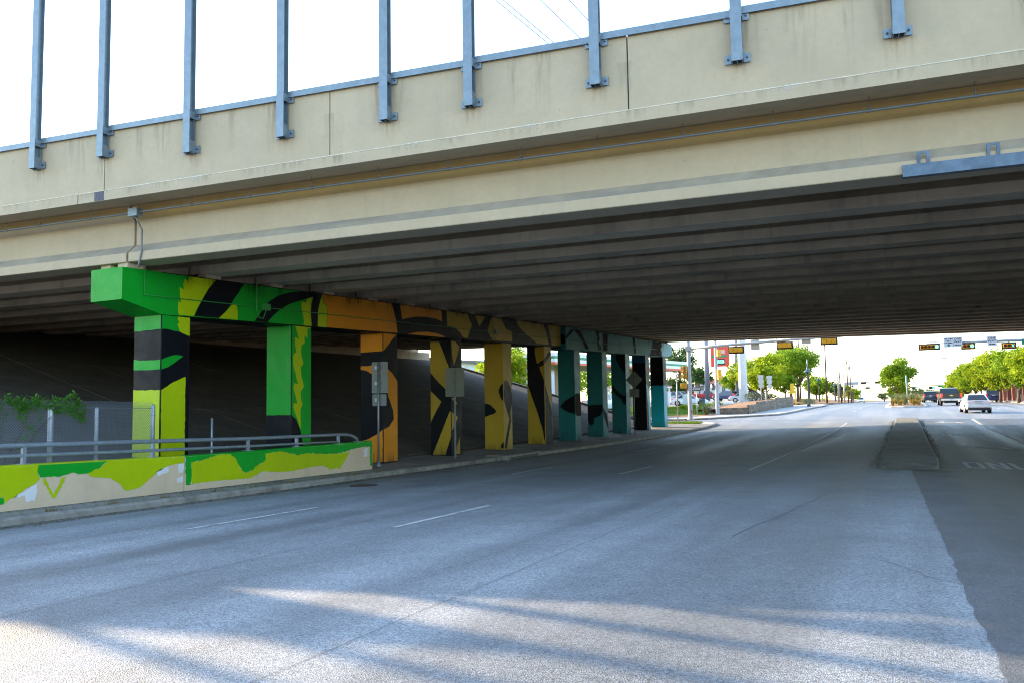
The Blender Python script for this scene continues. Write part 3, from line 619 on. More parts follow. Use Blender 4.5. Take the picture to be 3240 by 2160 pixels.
CAP_A=[
('g','green',1,[(12.11,5.56),(13.97,5.58),(18.26,5.8),(18.99,5.73),(18.86,5.48),(18.78,4.7),(17.66,4.68),(13.19,4.57),(12.12,4.82)]),
('y1','lime',2,[(13.97,5.58),(14.84,5.67),(14.68,5.46),(14.48,5.19),(14.28,4.89),(14.18,4.72),(14.14,4.6),(13.68,4.58),(13.65,4.75),(13.66,4.94),(13.74,4.89),(13.72,5.01),(13.69,5.28),(13.83,5.23),(13.8,5.36),(13.84,5.51),(13.94,5.46)]),
('b1','ink',3,[(14.89,5.68),(15.78,5.63),(15.64,5.4),(15.45,5.18),(15.3,4.97),(15.12,4.78),(14.94,4.62),(14.12,4.6),(14.15,4.61),(14.25,4.81),(14.41,5.07),(14.58,5.34),(14.84,5.67)]),
('y2','lime',2,[(15.4,5.03),(15.53,5.06),(15.58,4.88),(15.58,4.63),(14.94,4.62),(15.19,4.83)]),
('b2','ink',3,[(16.19,4.65),(16.47,4.96),(16.71,5.23),(17.09,5.45),(17.57,5.6),(18.03,5.71),(18.26,5.8),(18.99,5.73),(18.86,5.48),(18.79,5.18),(18.78,4.7),(18.52,4.7),(18.47,5.09),(18.5,5.35),(18.57,5.58),(18.03,5.41),(17.53,5.25),(17.14,5.04),(16.88,4.85),(16.68,4.66)]),
('y3','lime',2,[(18.57,5.58),(18.47,5.35),(18.46,5.09),(18.5,4.7),(18.15,4.69),(18.17,4.84),(18.11,5.06),(18.06,5.24),(18.07,5.38),(18.26,5.37),(18.3,5.49)]),
('y4','lime',2,[(18.99,5.71),(18.89,5.49),(18.8,5.17),(18.78,4.7),(19.25,4.71),(19.21,4.89),(19.25,5.16),(19.19,5.35),(19.08,5.47)]),
('o1','orange',2,[(18.99,5.71),(22.64,5.79),(22.75,5.56),(22.89,5.24),(22.98,4.81),(19.19,4.72),(19.21,5.0),(19.18,5.41),(19.04,5.43)]),
('o2','orange',2,[(23.13,5.84),(25.91,5.9),(25.97,5.45),(25.6,5.51),(24.92,5.53),(24.19,5.48),(23.72,5.4),(23.27,5.31)]),
('o3','orange',2,[(23.63,4.81),(24.18,4.92),(24.91,4.98),(25.59,4.97),(26.16,4.89),(26.11,4.86)]),
('m1','mustard',2,[(26.29,5.87),(27.93,5.95),(28.12,5.67),(28.31,5.49),(27.9,4.94),(27.56,4.95),(27.32,5.12),(26.95,5.29),(26.35,5.31)]),
('m2','mustard',2,[(28.53,5.91),(29.53,5.95),(28.93,5.49)]),
('m3','mustard',2,[(30.03,5.99),(30.99,5.96),(31.39,5.57),(31.99,5.47),(31.98,5.04),(30.13,4.98),(29.62,5.33)]),
('m4','mustard',2,[(32.39,6.05),(35.49,6.08),(35.84,5.65),(36.11,5.14),(34.73,5.11),(33.92,5.35),(33.01,5.63),(32.63,5.82)]),
('m5','mustard',2,[(36.04,6.11),(37.66,6.17),(37.62,5.15),(36.44,5.12),(36.34,5.48)]),
]
CAP_B=[
('s1','brown',2,[(37.75,5.47),(37.76,5.66),(38.46,6.06),(38.91,6.04),(38.0,5.62)]),
('s2','brown',2,[(38.91,6.06),(39.69,6.1),(40.46,5.59),(41.06,5.17),(40.5,5.14),(40.05,5.51)]),
('s3','brown',2,[(42.13,6.2),(42.65,6.21),(43.03,5.22),(42.5,5.19),(42.4,5.75)]),
('s4','brown',2,[(43.36,6.18),(44.19,6.19),(44.04,5.22),(43.33,5.18)]),
('s5','brown',2,[(48.96,6.3),(49.43,6.29),(49.63,5.32),(49.15,5.29)]),
('s6','brown',2,[(53.49,6.31),(55.73,6.38),(55.62,5.37),(52.69,5.3)]),
('e','skyblue',2,[(55.73,6.36),(57.26,6.41),(57.1,5.42),(55.63,5.43)]),
('t','teal_sheen',1,[(44.19,6.19),(48.96,6.3),(49.15,5.29),(44.04,5.22)]),
]
COLS=[
(1,'s','green',1,[(-0.01,4.57),(0.85,4.59),(0.85,4.11),(0.53,4.2),(0.25,4.23),(-0.01,4.23)]),
(1,'s','lime',2,[(0.48,4.58),(0.85,4.59),(0.85,4.11),(0.53,4.2),(0.46,4.37),(0.52,4.43),(0.46,4.49)]),
(1,'s','green',2,[(0.01,3.51),(0.26,3.6),(0.48,3.64),(0.62,3.62),(0.64,3.61),(0.51,3.53),(0.29,3.39),(0.11,3.31),(0.01,3.28)]),
(1,'s','lime',2,[(0.01,2.79),(0.27,2.94),(0.49,3.03),(0.72,3.12),(0.73,1.16),(0.04,1.21)]),
(1,'f','green',2,[(-0.97,4.58),(-0.01,4.57),(-0.01,4.23),(-0.62,4.22),(-0.97,4.21)]),
(1,'f','green',2,[(-0.98,3.53),(-0.6,3.51),(-0.23,3.5),(0.0,3.51),(0.01,3.28),(-0.6,3.28),(-0.98,3.29)]),
(1,'f','lime',2,[(-0.99,2.81),(-0.59,2.8),(0.02,2.79),(0.04,1.22),(-0.99,1.2)]),
(2,'f','green',2,[(-0.96,4.66),(-0.01,4.67),(-0.01,2.11),(-0.96,2.1)]),
(2,'s','green',1,[(-0.01,4.67),(0.85,4.68),(0.84,0.84),(0.61,0.86),(0.38,1.68),(0.19,1.99),(-0.01,2.11)]),
(2,'s','lime',2,[(0.25,4.67),(0.48,4.69),(0.83,4.67),(0.66,4.58),(0.67,4.34),(0.55,4.4),(0.55,4.18),(0.41,4.11),(0.39,3.89),(0.5,3.58),(0.39,3.48),(0.41,3.23),(0.52,2.92),(0.39,2.76),(0.41,2.54),(0.47,2.42),(0.38,2.26),(0.39,1.68),(0.28,1.93),(0.15,2.18),(0.08,2.33),(0.1,2.45),(0.24,2.42),(0.19,2.61),(0.08,2.88),(0.12,3.02),(0.28,2.99),(0.19,3.19),(0.08,3.53),(0.07,3.81),(0.14,3.89),(0.2,3.88),(0.14,4.12),(0.13,4.33),(0.32,4.26),(0.18,4.59),(0.15,4.65)]),
(3,'f','orange',2,[(-0.95,4.77),(0.0,4.75),(-0.01,4.15),(-0.95,4.13)]),
(3,'f','orange',2,[(-0.95,3.66),(-0.51,3.68),(-0.01,3.69),(-0.01,3.33),(-0.31,3.34),(-0.51,3.41),(-0.71,3.51),(-0.95,3.55)]),
(3,'f','orange',2,[(-0.96,1.12),(-0.64,1.19),(-0.24,1.37),(-0.02,1.51),(-0.03,0.45),(-0.96,0.35)]),
(3,'s','orange',2,[(-0.01,4.75),(0.85,4.78),(0.52,4.55),(0.24,4.33),(-0.01,4.15)]),
(3,'s','orange',2,[(-0.01,3.69),(0.23,3.58),(0.51,3.43),(0.84,3.14),(0.83,0.43),(-0.04,0.45),(-0.03,1.51),(0.36,1.62),(0.61,1.86),(0.57,2.15),(0.36,2.52),(0.24,2.77),(0.09,3.17),(-0.02,3.33)]),
(4,'f','mustard',2,[(-0.94,4.75),(-0.52,4.74),(-0.36,4.38),(-0.09,3.74),(-0.07,3.62),(-0.19,2.87),(-0.54,3.16),(-0.95,3.58)]),
(4,'f','mustard',2,[(-0.96,2.89),(-0.44,2.43),(-0.66,2.08),(-0.96,1.57)]),
(4,'f','mustard',2,[(-0.84,0.38),(-0.06,2.06),(0.0,2.03),(-0.01,1.1),(-0.27,0.39)]),
(4,'s','sand',2,[(0.05,4.76),(0.37,4.74),(0.68,4.57),(0.45,4.15),(0.23,3.81),(0.08,4.28)]),
(4,'s','sand',2,[(0.0,2.57),(0.28,2.54),(0.46,2.28)]),
(4,'s','sand',2,[(0.01,2.03),(0.22,1.93),(0.49,1.81),(0.16,1.42),(-0.01,1.29)]),
(4,'s','sand',2,[(0.62,1.03),(0.65,0.38),(0.32,0.39),(0.42,0.71)]),
(5,'f','ink',2,[(-0.93,2.32),(-0.68,2.27),(-0.44,2.08),(-0.35,1.95),(-0.5,1.85),(-0.93,1.73)]),
(5,'f','ink',2,[(0.03,3.18),(-0.12,3.11),(-0.24,2.85),(-0.13,2.53),(0.02,2.37)]),
(5,'f','ink',2,[(0.01,0.63),(-0.12,0.56),(-0.17,0.4),(0.01,0.34)]),
(5,'s','grey',2,[(0.05,3.26),(0.29,3.32),(0.53,3.22),(0.81,2.79),(0.86,2.41),(0.66,1.93),(0.71,1.51),(0.38,0.72),(0.27,0.33),(0.01,0.35),(0.14,0.74),(0.53,1.62),(0.06,2.37)]),
(6,'f','ink',2,[(-0.96,5.1),(-0.5,5.08),(-0.5,4.7),(-0.39,4.2),(-0.03,4.39),(-0.03,4.13),(-0.27,4.02),(-0.03,3.35),(-0.03,0.3),(-0.18,1.06),(-0.41,1.81),(-0.69,2.57),(-0.94,3.29)]),
(6,'s','grey',2,[(-0.06,4.39),(0.74,4.89),(0.73,4.67),(0.23,4.31),(-0.05,4.12)]),
(6,'s','grey',2,[(-0.02,3.26),(0.43,2.56),(0.79,1.93),(0.82,0.27),(-0.04,0.3)]),
(7,'f','ink',2,[(-0.84,2.08),(-0.57,2.36),(-0.26,2.55),(0.0,2.65),(0.01,1.67),(-0.28,1.74),(-0.64,1.89)]),
(7,'s','brown',2,[(0.02,2.73),(0.65,2.78),(0.82,2.35),(0.83,1.58),(0.31,1.55),(0.02,1.69)]),
(8,'f','ink',2,[(-0.91,2.08),(-0.44,2.12),(-0.01,2.11),(-0.01,1.76),(-0.18,1.5),(-0.54,1.35),(-0.58,1.04),(-0.72,0.91),(-0.85,1.01),(-0.93,1.25)]),
(8,'s','brown',2,[(-0.0,1.96),(0.59,1.59),(0.84,0.86),(0.86,0.65),(0.4,1.13),(0.05,1.55)]),
(9,'f','ink',2,[(-0.61,5.18),(-0.01,5.17),(-0.01,3.89),(-0.23,4.21),(-0.45,4.55),(-0.59,4.9)]),
(9,'f','ink',2,[(-0.9,3.32),(-0.56,2.92),(-0.21,2.63),(-0.01,2.6),(-0.02,2.13),(-0.14,2.05),(-0.24,2.19),(-0.28,2.38),(-0.68,2.7),(-0.89,2.98)]),
(10,'f','deepblue',2,[(-0.9,5.28),(0.0,5.23),(-0.01,4.79),(-0.91,4.83)]),
(10,'s','skyblue',2,[(-0.03,3.47),(0.92,2.87),(0.81,0.32),(0.45,0.33),(0.4,1.96)]),
(11,'f','cyan',2,[(-0.89,3.34),(0.0,3.33),(0.0,0.37),(-0.93,0.43)]),
(11,'s','skyblue',2,[(-0.0,3.33),(0.82,3.35),(0.78,0.37),(-0.0,0.37)]),
]
WALL=[
('lime',2,[(8.9,1.38),(9.6,1.37),(9.59,1.18),(9.64,1.08),(9.53,0.99),(9.34,0.9),(9.16,0.79),(8.99,0.71),(8.98,0.82),(8.92,0.82),(8.57,0.69),(8.55,1.39)]),
('green',3,[(9.6,1.37),(11.06,1.33),(10.91,1.2),(10.64,1.11),(10.47,1.1),(10.26,1.14),(10.05,1.09),(9.85,1.1),(9.65,1.11),(9.59,1.21)]),
('green',3,[(8.92,0.82),(8.98,0.8),(8.98,0.68),(8.92,0.68),(8.69,0.69),(8.74,0.81)]),
('lime',2,[(11.06,1.32),(12.99,1.27),(12.99,1.14),(12.56,1.1),(12.29,1.0),(12.04,0.82),(11.83,0.7),(11.55,0.66),(11.45,0.69),(11.38,0.8),(11.15,0.96),(10.77,1.01),(10.64,1.06),(10.65,1.13),(10.91,1.2)]),
('lime',2,[(9.69,1.08),(9.76,1.08),(9.92,0.77),(10.09,1.07),(10.17,1.08),(9.96,0.7),(9.9,0.69)]),
('white',2,[(9.14,0.78),(9.58,1.01),(9.6,0.87),(9.55,0.69),(9.38,0.69),(9.36,0.8)]),
('white',2,[(12.25,1.0),(12.56,1.09),(12.57,0.96),(12.3,0.9)]),
('white',2,[(12.83,1.12),(12.99,1.12),(12.97,0.92),(12.84,0.91)]),
('white',2,[(12.8,0.82),(12.97,0.83),(12.95,0.7),(12.81,0.7)]),
('white',2,[(19.66,1.05),(19.87,1.06),(19.83,0.81),(19.66,0.79)]),
('green',2,[(13.02,1.27),(20.08,1.24),(20.07,0.51),(19.99,0.51),(19.96,1.1),(19.37,1.09),(18.97,1.04),(18.36,0.98),(17.63,1.03),(17.14,1.08),(16.74,1.05),(16.29,1.16),(16.04,1.2),(15.55,1.17),(15.55,1.0),(15.26,0.89),(15.09,0.78),(14.89,0.74),(14.75,0.81),(14.64,0.96),(14.53,1.13),(14.37,1.24),(14.0,1.25),(13.49,1.15),(13.2,1.13),(13.21,0.86),(13.19,0.61),(13.05,0.61)]),
('lime',1,[(13.2,1.13),(13.49,1.15),(14.0,1.25),(14.37,1.24),(14.53,1.13),(14.64,0.96),(14.75,0.81),(14.89,0.74),(15.09,0.78),(15.26,0.89),(15.55,1.0),(15.55,1.17),(16.04,1.2),(16.29,1.16),(16.74,1.05),(17.14,1.08),(17.63,1.03),(18.36,0.98),(19.01,1.01),(18.82,0.8),(18.59,0.61),(18.55,0.55),(18.06,0.58),(17.77,0.7),(17.28,0.69),(16.94,0.67),(16.68,0.65),(16.04,0.66),(15.44,0.73),(15.09,0.61),(14.81,0.6),(14.01,0.64),(13.5,0.64),(13.21,0.63)]),
]

bent = empty('painted_bent', (-16.2, 12.1, 0), 0, 'long row of mural painted concrete piers under one cap beam', 'pier')
bent.location = (0, 0, 0)
def ztopA(Y): return 5.56 + (Y - 12.11) * .0243
def zbotA(Y): return 4.308 + .02 * Y
mb = MB(); x0, x1 = -16.79, -15.73
sec = [(12.11, 4.82, 5.56), (13.19, 4.572, 5.586), (25, zbotA(25), ztopA(25)), (37.64, zbotA(37.64), ztopA(37.64))]
b = .02
mb.rings([[(x0 + b, y, a), (x1 - b, y, a), (x1, y, a + b), (x1, y, t - b), (x1 - b, y, t), (x0 + b, y, t), (x0, y, t - b), (x0, y, a + b)] for y, a, t in sec])
# cap colours: green end bay, then dark ground for the stripes
capA = mb.build('cap_beam', [PAINT['ink'], PAINT['green']], bent)
for p in capA.data.polygons:
    if p.center.y < 13.5: p.material_index = 1
mb = MB(); x0, x1 = -16.54, -15.48
sec = [(37.72, 4.98, 6.16), (56.2, 5.369, 6.40), (57.19, 5.39, 6.41), (58.35, 5.62, 6.43)]
mb.rings([[(x0 + b, y, a), (x1 - b, y, a), (x1, y, a + b), (x1, y, t - b), (x1 - b, y, t), (x0 + b, y, t), (x0, y, t - b), (x0, y, a + b)] for y, a, t in sec])
capB = mb.build('cap_beam', [PAINT['teal'], PAINT['skyblue'], PAINT['teal_sheen']], bent)
for p in capB.data.polygons:
    if p.center.y > 57.1: p.material_index = 1
    elif p.center.y > 38: p.material_index = 2
for nm, c, lay, pts in CAP_A:
    flat_poly('mural_patch', [(-15.73 + .003 * lay, y, min(max(z, zbotA(y) + .022 if y > 13.2 else z), ztopA(y) - .022)) for y, z in pts], PAINT[c], capA)
for nm, c, lay, pts in CAP_B:
    flat_poly('mural_patch', [(-15.48 + .003 * lay, y, min(max(z, 4.247 + .02 * y + .02), 6.16 + .0128 * (y - 37.7) - .022)) for y, z in pts], PAINT[c], capB)
flat_poly('mural_patch', [(-16.5, 37.715, 5.28), (-15.52, 37.715, 5.28), (-15.52, 37.715, 5.72), (-16.5, 37.715, 5.72)], PAINT['ink'], capB)
YA = [13.196 + 4.47 * i for i in range(6)]; YB = [38.837 + 4.264 * i for i in range(5)]
BASE = {1: 'ink', 2: 'ink', 3: 'ink', 4: 'ink', 5: 'mustard', 6: 'mustard', 7: 'teal', 8: 'teal', 9: 'teal', 10: 'ink', 11: 'ink'}
CL = {1: 'green, black and lime pier nearest the camera', 2: 'green pier with lime squiggle and black foot', 3: 'orange and black pier behind the stacked signs', 4: 'black pier with mustard zigzag panels', 5: 'mustard pier with black lozenges', 6: 'mustard pier with a broad black diagonal', 7: 'teal pier with a black leaf shape', 8: 'teal pier with a black drip shape', 9: 'teal pier with thin black hook', 10: 'black pier with deep blue head', 11: 'farthest pier, black above and cyan below'}
piers = {}
for n in range(1, 12):
    X1 = -15.742 if n <= 6 else -15.492; Y = YA[n - 1] if n <= 6 else YB[n - 7]
    zt = (4.308 if n <= 6 else 4.247) + .02 * Y + .01
    if n == 1: zt = 4.574
    mb = MB(); mb.cbox(X1 - .94, X1, Y, Y + .851, .05, zt + .012, .016)
    o = mb.build('pier', PAINT[BASE[n]], bent); o['label'] = CL[n]; piers[n] = (o, X1, Y, zt)
for n, face, c, lay, pts in COLS:
    o, X1, Y, zt = piers[n]; zf = swz(X1, Y) + .004
    w = .93
    pts = rough_poly(pts, .09, .006)
    if face == 's': P3 = [(X1 + .003 * lay, Y + min(max(a, .017), .834), min(max(z, zf), zt - .016)) for a, z in pts]
    else: P3 = [(X1 + min(max(a, -.923), -.017), Y - .003 * lay, min(max(z, zf), zt - .016)) for a, z in pts]
    q3 = [p for i, p in enumerate(P3) if i == 0 or (Vector(p) - Vector(P3[i - 1])).length > .004]
    flat_poly('mural_patch', q3, PAINT[c], o)
M_splash = stain_mat('road_splash', (.055, .05, .045), .85); M_drip = stain_mat('black_drip', (.012, .011, .010), .9)
for n in range(3, 12):      # road splash on the pier feet
    o, X1, Y, zt = piers[n]; zf = swz(X1, Y) + .003; h = rs_.uniform(.3, .55)
    stain('splash', (X1 + .014, Y + .85, zf + h), (X1 + .014, Y, zf + h), (X1 + .014, Y, zf), (X1 + .014, Y + .85, zf), M_splash, o)
    stain('splash', (X1 - .93, Y - .014, zf + h), (X1, Y - .014, zf + h), (X1, Y - .014, zf), (X1 - .93, Y - .014, zf), M_splash, o)
for k in range(1, 21):      # drips down the cap below the girder seats
    y = BP(s_at_x(-15.7, k * 2.27 + .33), k * 2.27 + .33)[1]
    if y < 37.4: cx, zt, par = -15.73 + .014, ztopA(y), capA
    elif 38 < y < 58: cx, zt, par = -15.48 + .014, 6.16 + .0128 * (y - 37.7), capB
    else: continue
    for d in (-.9, 0, .95): h = rs_.uniform(.12, .5); w = rs_.uniform(.15, .5); stain('drip', (cx, y + d - w, zt - h), (cx, y + d + w, zt - h), (cx, y + d + w, zt - .01), (cx, y + d - w, zt - .01), M_drip, par)
mb = MB()
for k in range(21):   # bearing pads under the girders
    t = k * 2.27 + .33; s = s_at_x(-16.2, t); p = BP(s, t); x, y = p[0], p[1]; zt = (ztopA(y) if y < 37.6 else 6.16 + .0128 * (y - 37.7))
    for dx in (-.3, .28):
        pad = MB(); pad.box(x + dx - .16, x + dx + .16, y - .24, y + .24, zt, max(zt + .02, p[2] - .002)); pad.build('bearing_pad', M_girder, bent)

# ================================================================== PAINTED BARRIER WALL
M_wall = weathered('bare_wall_concrete', (.58, .46, .32), .8, .3, .35, (.3, .25, .19), .1)
wall = empty('barrier_wall', (0, 0, 0), 0, 'low concrete barrier wall half painted in green and lime', 'wall')
def zw0(Y): return .69 - (Y - 8.9) * .017
WT = [(-2, 1.6), (8.9, 1.385), (13.0, 1.285), (16, 1.262), (20.1, 1.262)]
for a, bb in ((2.0, 7.2), (7.22, 12.99), (13.01, 20.09)):
    mb = MB(); rs = []
    for y in frange(a, bb, 1.0):
        zt = lerp(y, WT); z0 = zw0(y) - .25
        rs.append([(-14.7, y, z0), (-14.7, y, zt - .02), (-14.72, y, zt), (-14.98, y, zt), (-15.0, y, zt - .02), (-15.0, y, z0)])
    mb.rings(rs); sec_o = mb.build('wall_section', [M_wall, PAINT['lime'], PAINT['green']], wall)
    for p in sec_o.data.polygons:
        if abs(p.normal.z) > .5 and p.center.z > 1: p.material_index = 2 if a > 13 else 1
        if p.normal.y > .9 and a > 13: p.material_index = 2
    for c, lay, pts in WALL:
        ym = sum(p[0] for p in pts) / len(pts)
        if a <= ym <= bb:
            flat_poly('paint_patch', [(-14.7 + .003 * lay, min(max(y, a + .003), bb - .003), min(max(z, zw0(y) + .004), lerp(y, WT) - .021)) for y, z in rough_poly(pts, .05, .009)], PAINT[c], sec_o)
M_rail = pm('galvanised_rail', (.27, .32, .37), .45, .15, 9, .05, 30, metallic=.5)
rail = empty('pipe_railing', (0, 0, 0), 0, 'two bar grey pipe railing mounted on top of the painted wall', 'railing')
mb = MB(); mb.tube([(-14.84, 1, 1.93), (-14.84, 8.97, 1.73), (-14.84, 12.27, 1.65), (-14.84, 15.1, 1.57), (-14.84, 18.64, 1.51), (-14.84, 19.05, 1.49), (-14.84, 19.3, 1.44), (-14.84, 19.48, 1.36), (-14.84, 19.56, 1.26)], .045, 10); mb.build('top_bar', M_rail, rail, True)
mb = MB(); mb.tube([(-14.84, 1, 1.74), (-14.84, 8.97, 1.545), (-14.84, 12.27, 1.45), (-14.84, 15.1, 1.38), (-14.84, 18.64, 1.31)], .034, 10); mb.build('lower_bar', M_rail, rail, True)
for y in (4.0, 6.7, 9.41, 12.27, 15.09, 16.87, 18.64):
    z1 = lerp(y, [(1, 1.93), (8.97, 1.73), (12.27, 1.65), (15.1, 1.57), (18.64, 1.51)]); z0 = lerp(y, WT)
    mb = MB(); mb.box(-14.872, -14.808, y - .035, y + .035, z0, z1 - .02); mb.box(-14.93, -14.76, y - .1, y + .1, z0, z0 + .012); mb.build('rail_post', M_rail, rail)
mb = MB(); mb.box(-14.93, -14.76, 19.45, 19.68, 1.263, 1.275); mb.build('rail_foot', M_rail, rail)

# ================================================================== CHAIN LINK FENCE AND VINE
cl = empty('chain_link_fence', (0, 0, 0), 0, 'chain link fence with round steel posts behind the painted wall', 'fence')
FX = -15.3
for y, zt, r in ((4.9, 2.66, .04), (7.5, 2.6, .04), (10.25, 2.54, .055), (11.26, 2.40, .04), (12.66, 2.45, .048)):
    mb = MB(); mb.tube([(FX - .03, y, .5), (FX - .03, y, zt - .03), (FX - .03, y, zt - .01), (FX - .03, y, zt + .015)], [r, r, r * .9, r * .3], 10)
    for zz in (1.3, 1.75, 2.2): mb.tube([(FX - .03, y, zz), (FX - .03, y, zz + .03)], r + .008, 10)
    mb.build('fence_post', M_rail, cl, True)
mb = MB()
def wire(p, q2, r=.0042):
    mb.tube([p, q2], r, 3, False)
zb, pitch = .75, .058
y0, y1 = 1.5, 12.62
def ztopf(y): return 2.47 + (12.62 - y) * .022
n = int((y1 - y0) / pitch) + 40
for i in range(-40, n):
    ya = y0 + i * pitch
    for sg in (1, -1):
        # wires leaning both ways
        yb = ya + sg * (ztopf(ya) - zb)
        pa, pb2 = [FX, ya, zb], [FX, yb, ztopf(ya)]
        A, B = Vector(pa), Vector(pb2)
        lo, hi = 0., 1.
        for lim, up_ in ((y0, 0), (y1, 1)):
            d = B.y - A.y
            tt = (lim - A.y) / d
            if up_:
                if d > 0: hi = min(hi, tt)
                else: lo = max(lo, tt)
            else:
                if d > 0: lo = max(lo, tt)
                else: hi = min(hi, tt)
        if hi - lo > .01: wire(A + (B - A) * lo + Vector((sg * .003, 0, 0)), A + (B - A) * hi + Vector((sg * .003, 0, 0)))
mb.tube([(FX, y0, ztopf(y0) - .1), (FX, y1, ztopf(y1) - .1)], .006, 4)
o = mb.build('wire_mesh', pm('galvanised_wire', (.17, .19, .21), .4, .1, 20, metallic=.5), cl); o['kind'] = 'stuff'
# slim post on the slope side
mb = MB(); mb.tube([(-15.35, 14.4, .5), (-15.35, 14.4, 2.1)], .028, 8); tag(mb.build('marker_post', M_rail, None, True), 'slim bare steel post between the first two painted piers', 'post')
# vine
def leafball(mb, c, r, n, size, rg, squash=(1, 1, 1), up=.3):
    for _ in range(n):
        d = Vector((rg.gauss(0, 1), rg.gauss(0, 1), rg.gauss(0, 1))).normalized() * (r * rg.random() ** .45)
        p = Vector(c) + Vector((d.x * squash[0], d.y * squash[1], d.z * squash[2]))
        leaf(mb, p, size * rg.uniform(.6, 1.3), rg, up)
def leaf(mb, p, s, rg, up=.3):
    n = Vector((rg.gauss(0, 1), rg.gauss(0, 1), rg.gauss(0, 1) + up)).normalized()
    a = n.orthogonal().normalized(); a = (Matrix.Rotation(rg.uniform(0, 6.28), 3, n) @ a); b2 = n.cross(a)
    mb.add([p - a * s, p + b2 * s * .5 + n * s * .12, p + a * s, p - b2 * s * .5 + n * s * .12], [(0, 1, 2, 3)])
M_vine = leaf_mat('vine_leaf', (.022, .10, .010), (.075, .21, .018), .3)
rg = random.Random(12); vine = empty('climbing_vine', (FX, 9.0, .8), 0, 'leafy green vine climbing over the chain link fence', 'vine'); vine.location = (0, 0, 0)
mb = MB()
for k in range(120):     # band along the fence top
    y = rg.uniform(3.5, 10.95); leafball(mb, (FX + .03, y, ztopf(y) - .06 + rg.gauss(0, .07) - .1 * max(0, y - 10.4)), rg.uniform(.09, .2), 42, .036, rg, (.4, 1, .8), .6)
for k in range(34):      # strands hanging down the mesh
    y = rg.uniform(3.5, 10.5); L = rg.uniform(.4, 1.35)
    for q_ in range(int(L / .06)): leafball(mb, (FX + .03, y + .12 * math.sin(q_ * .5 + k), ztopf(y) - .1 - q_ * .06), .07, rg.choice((1, 2, 3, 4)), .034, rg, (.4, 1, 1), .4)
mb.build('foliage', M_vine, vine)
mb = MB()
for y, z in ((8.2, 2.5), (9.3, 2.45), (9.8, 2.4), (8.9, 2.2), (10.3, 2.4), (7.4, 2.4)):
    p = [(FX + .02, 9.0 + (y - 9.0) * f + rg.uniform(-.08, .08), .7 + (z - .7) * f) for f in (0, .25, .5, .75, 1)]; mb.tube(p, [.012, .01, .008, .006, .004], 5)
mb.build('stem', pm('vine_stem', (.10, .075, .05), .9, .3, 9), vine)
# ================================================================== SIGNS UNDER THE BRIDGE (seen from behind)
M_alu = pm('bare_sign_aluminium', (.20, .225, .23), .5, .1, 6, metallic=.35)
M_post = pm('steel_sign_post', (.22, .24, .26), .5, .2, 12, metallic=.5)
M_galv = pm('galvanised_pole', (.46, .46, .44), .5, .12, 3, metallic=.25)
M_sticker = pm('pale_sticker', (.55, .56, .55), .7, .2, 30)
def rrect(w, h, r=.04, n=4):
    pts = []
    for cx, cz, a0 in ((w / 2 - r, h / 2 - r, 0), (-w / 2 + r, h / 2 - r, 90), (-w / 2 + r, -h / 2 + r, 180), (w / 2 - r, -h / 2 + r, 270)):
        for k in range(n + 1): a = R(a0 + 90 * k / n); pts.append((cx + r * math.cos(a), cz + r * math.sin(a)))
    return pts
def panel(name, w, h, mat, parent, loc, thick=.006, rot45=False, rz=0):
    mb = MB(); pts = rrect(w, h)
    if rot45: c = math.cos(R(45)); pts = [((x - z) * c, (x + z) * c) for x, z in pts]
    mb.prism(pts, lambda u, v, k: (u, k, v), -thick / 2, thick / 2)
    return mb.build(name, mat, parent, loc=loc, rot=(0, 0, rz))
s1 = empty('sign_assembly', (-15.05, 20.9, swz(-15.05, 20.9)), 0, 'three grey sign backs stacked on one steel post before the orange pier', 'sign')
mb = MB(); mb.tube([(0, 0, 0), (0, 0, 3.3)], .032, 10); mb.tube([(0, 0, 0), (0, 0, .06), (0, 0, .18)], [.1, .075, .05], 10); mb.build('post', M_post, s1, True)
z0 = s1.location.z
for w, h, zc_, dx in ((.62, .36, 3.53, 0.03), (.62, .62, 3.03, .03), (.54, .37, 2.50, .01)):
    p = panel('sign_panel', w, h, M_alu, s1, (dx, .045, zc_ - z0)); mb = MB(); mb.box(-w * .32, -w * .18, -.008, -.004, -.05, .06); mb.build('sticker', M_sticker, p)
    mb = MB(); mb.box(-.05, .05, -.075, -.0, -.02, .02); mb.build('clamp', M_post, p)
s2 = empty('road_sign', (-14.93, 25.5, swz(-14.93, 25.5)), 0, 'large blank rectangular sign back on a perforated post before the zigzag pier', 'sign')
mb = MB(); mb.box(-.025, .025, -.025, .025, 0, 3.28); mb.build('post', M_post, s2); z0 = s2.location.z
for k in range(40):
    pass
panel('sign_panel', .8, 1.06, pm('greenish_sign_back', (.21, .225, .185), .55, .08, 4, metallic=.25), s2, (-.02, .035, 3.13 - z0))
s3 = empty('warning_sign', (-14.56, 46, swz(-14.56, 46)), 0, 'diamond sign back with a small square plate below beside the teal piers', 'sign')
z0 = s3.location.z; M_dk = pm('dull_sign_back', (.17, .20, .18), .6, .1, 4, metallic=.25)
mb = MB(); mb.tube([(0, 0, 0), (0, 0, 3.75)], .03, 8); mb.build('post', M_post, s3, True)
panel('sign_panel', .745, .745, M_dk, s3, (.02, .04, 3.56 - z0), rot45=True); panel('sign_panel', .60, .5, M_dk, s3, (.01, .04, 2.76 - z0))
mb = MB(); mb.tube([(0, 0, 0), (0, 0, 3.88)], .045, 8); tag(mb.build('bare_post', M_galv, None, True, (-15.59, 60.01, .37)), 'thin bare steel post on the corner just past the last pier', 'post')

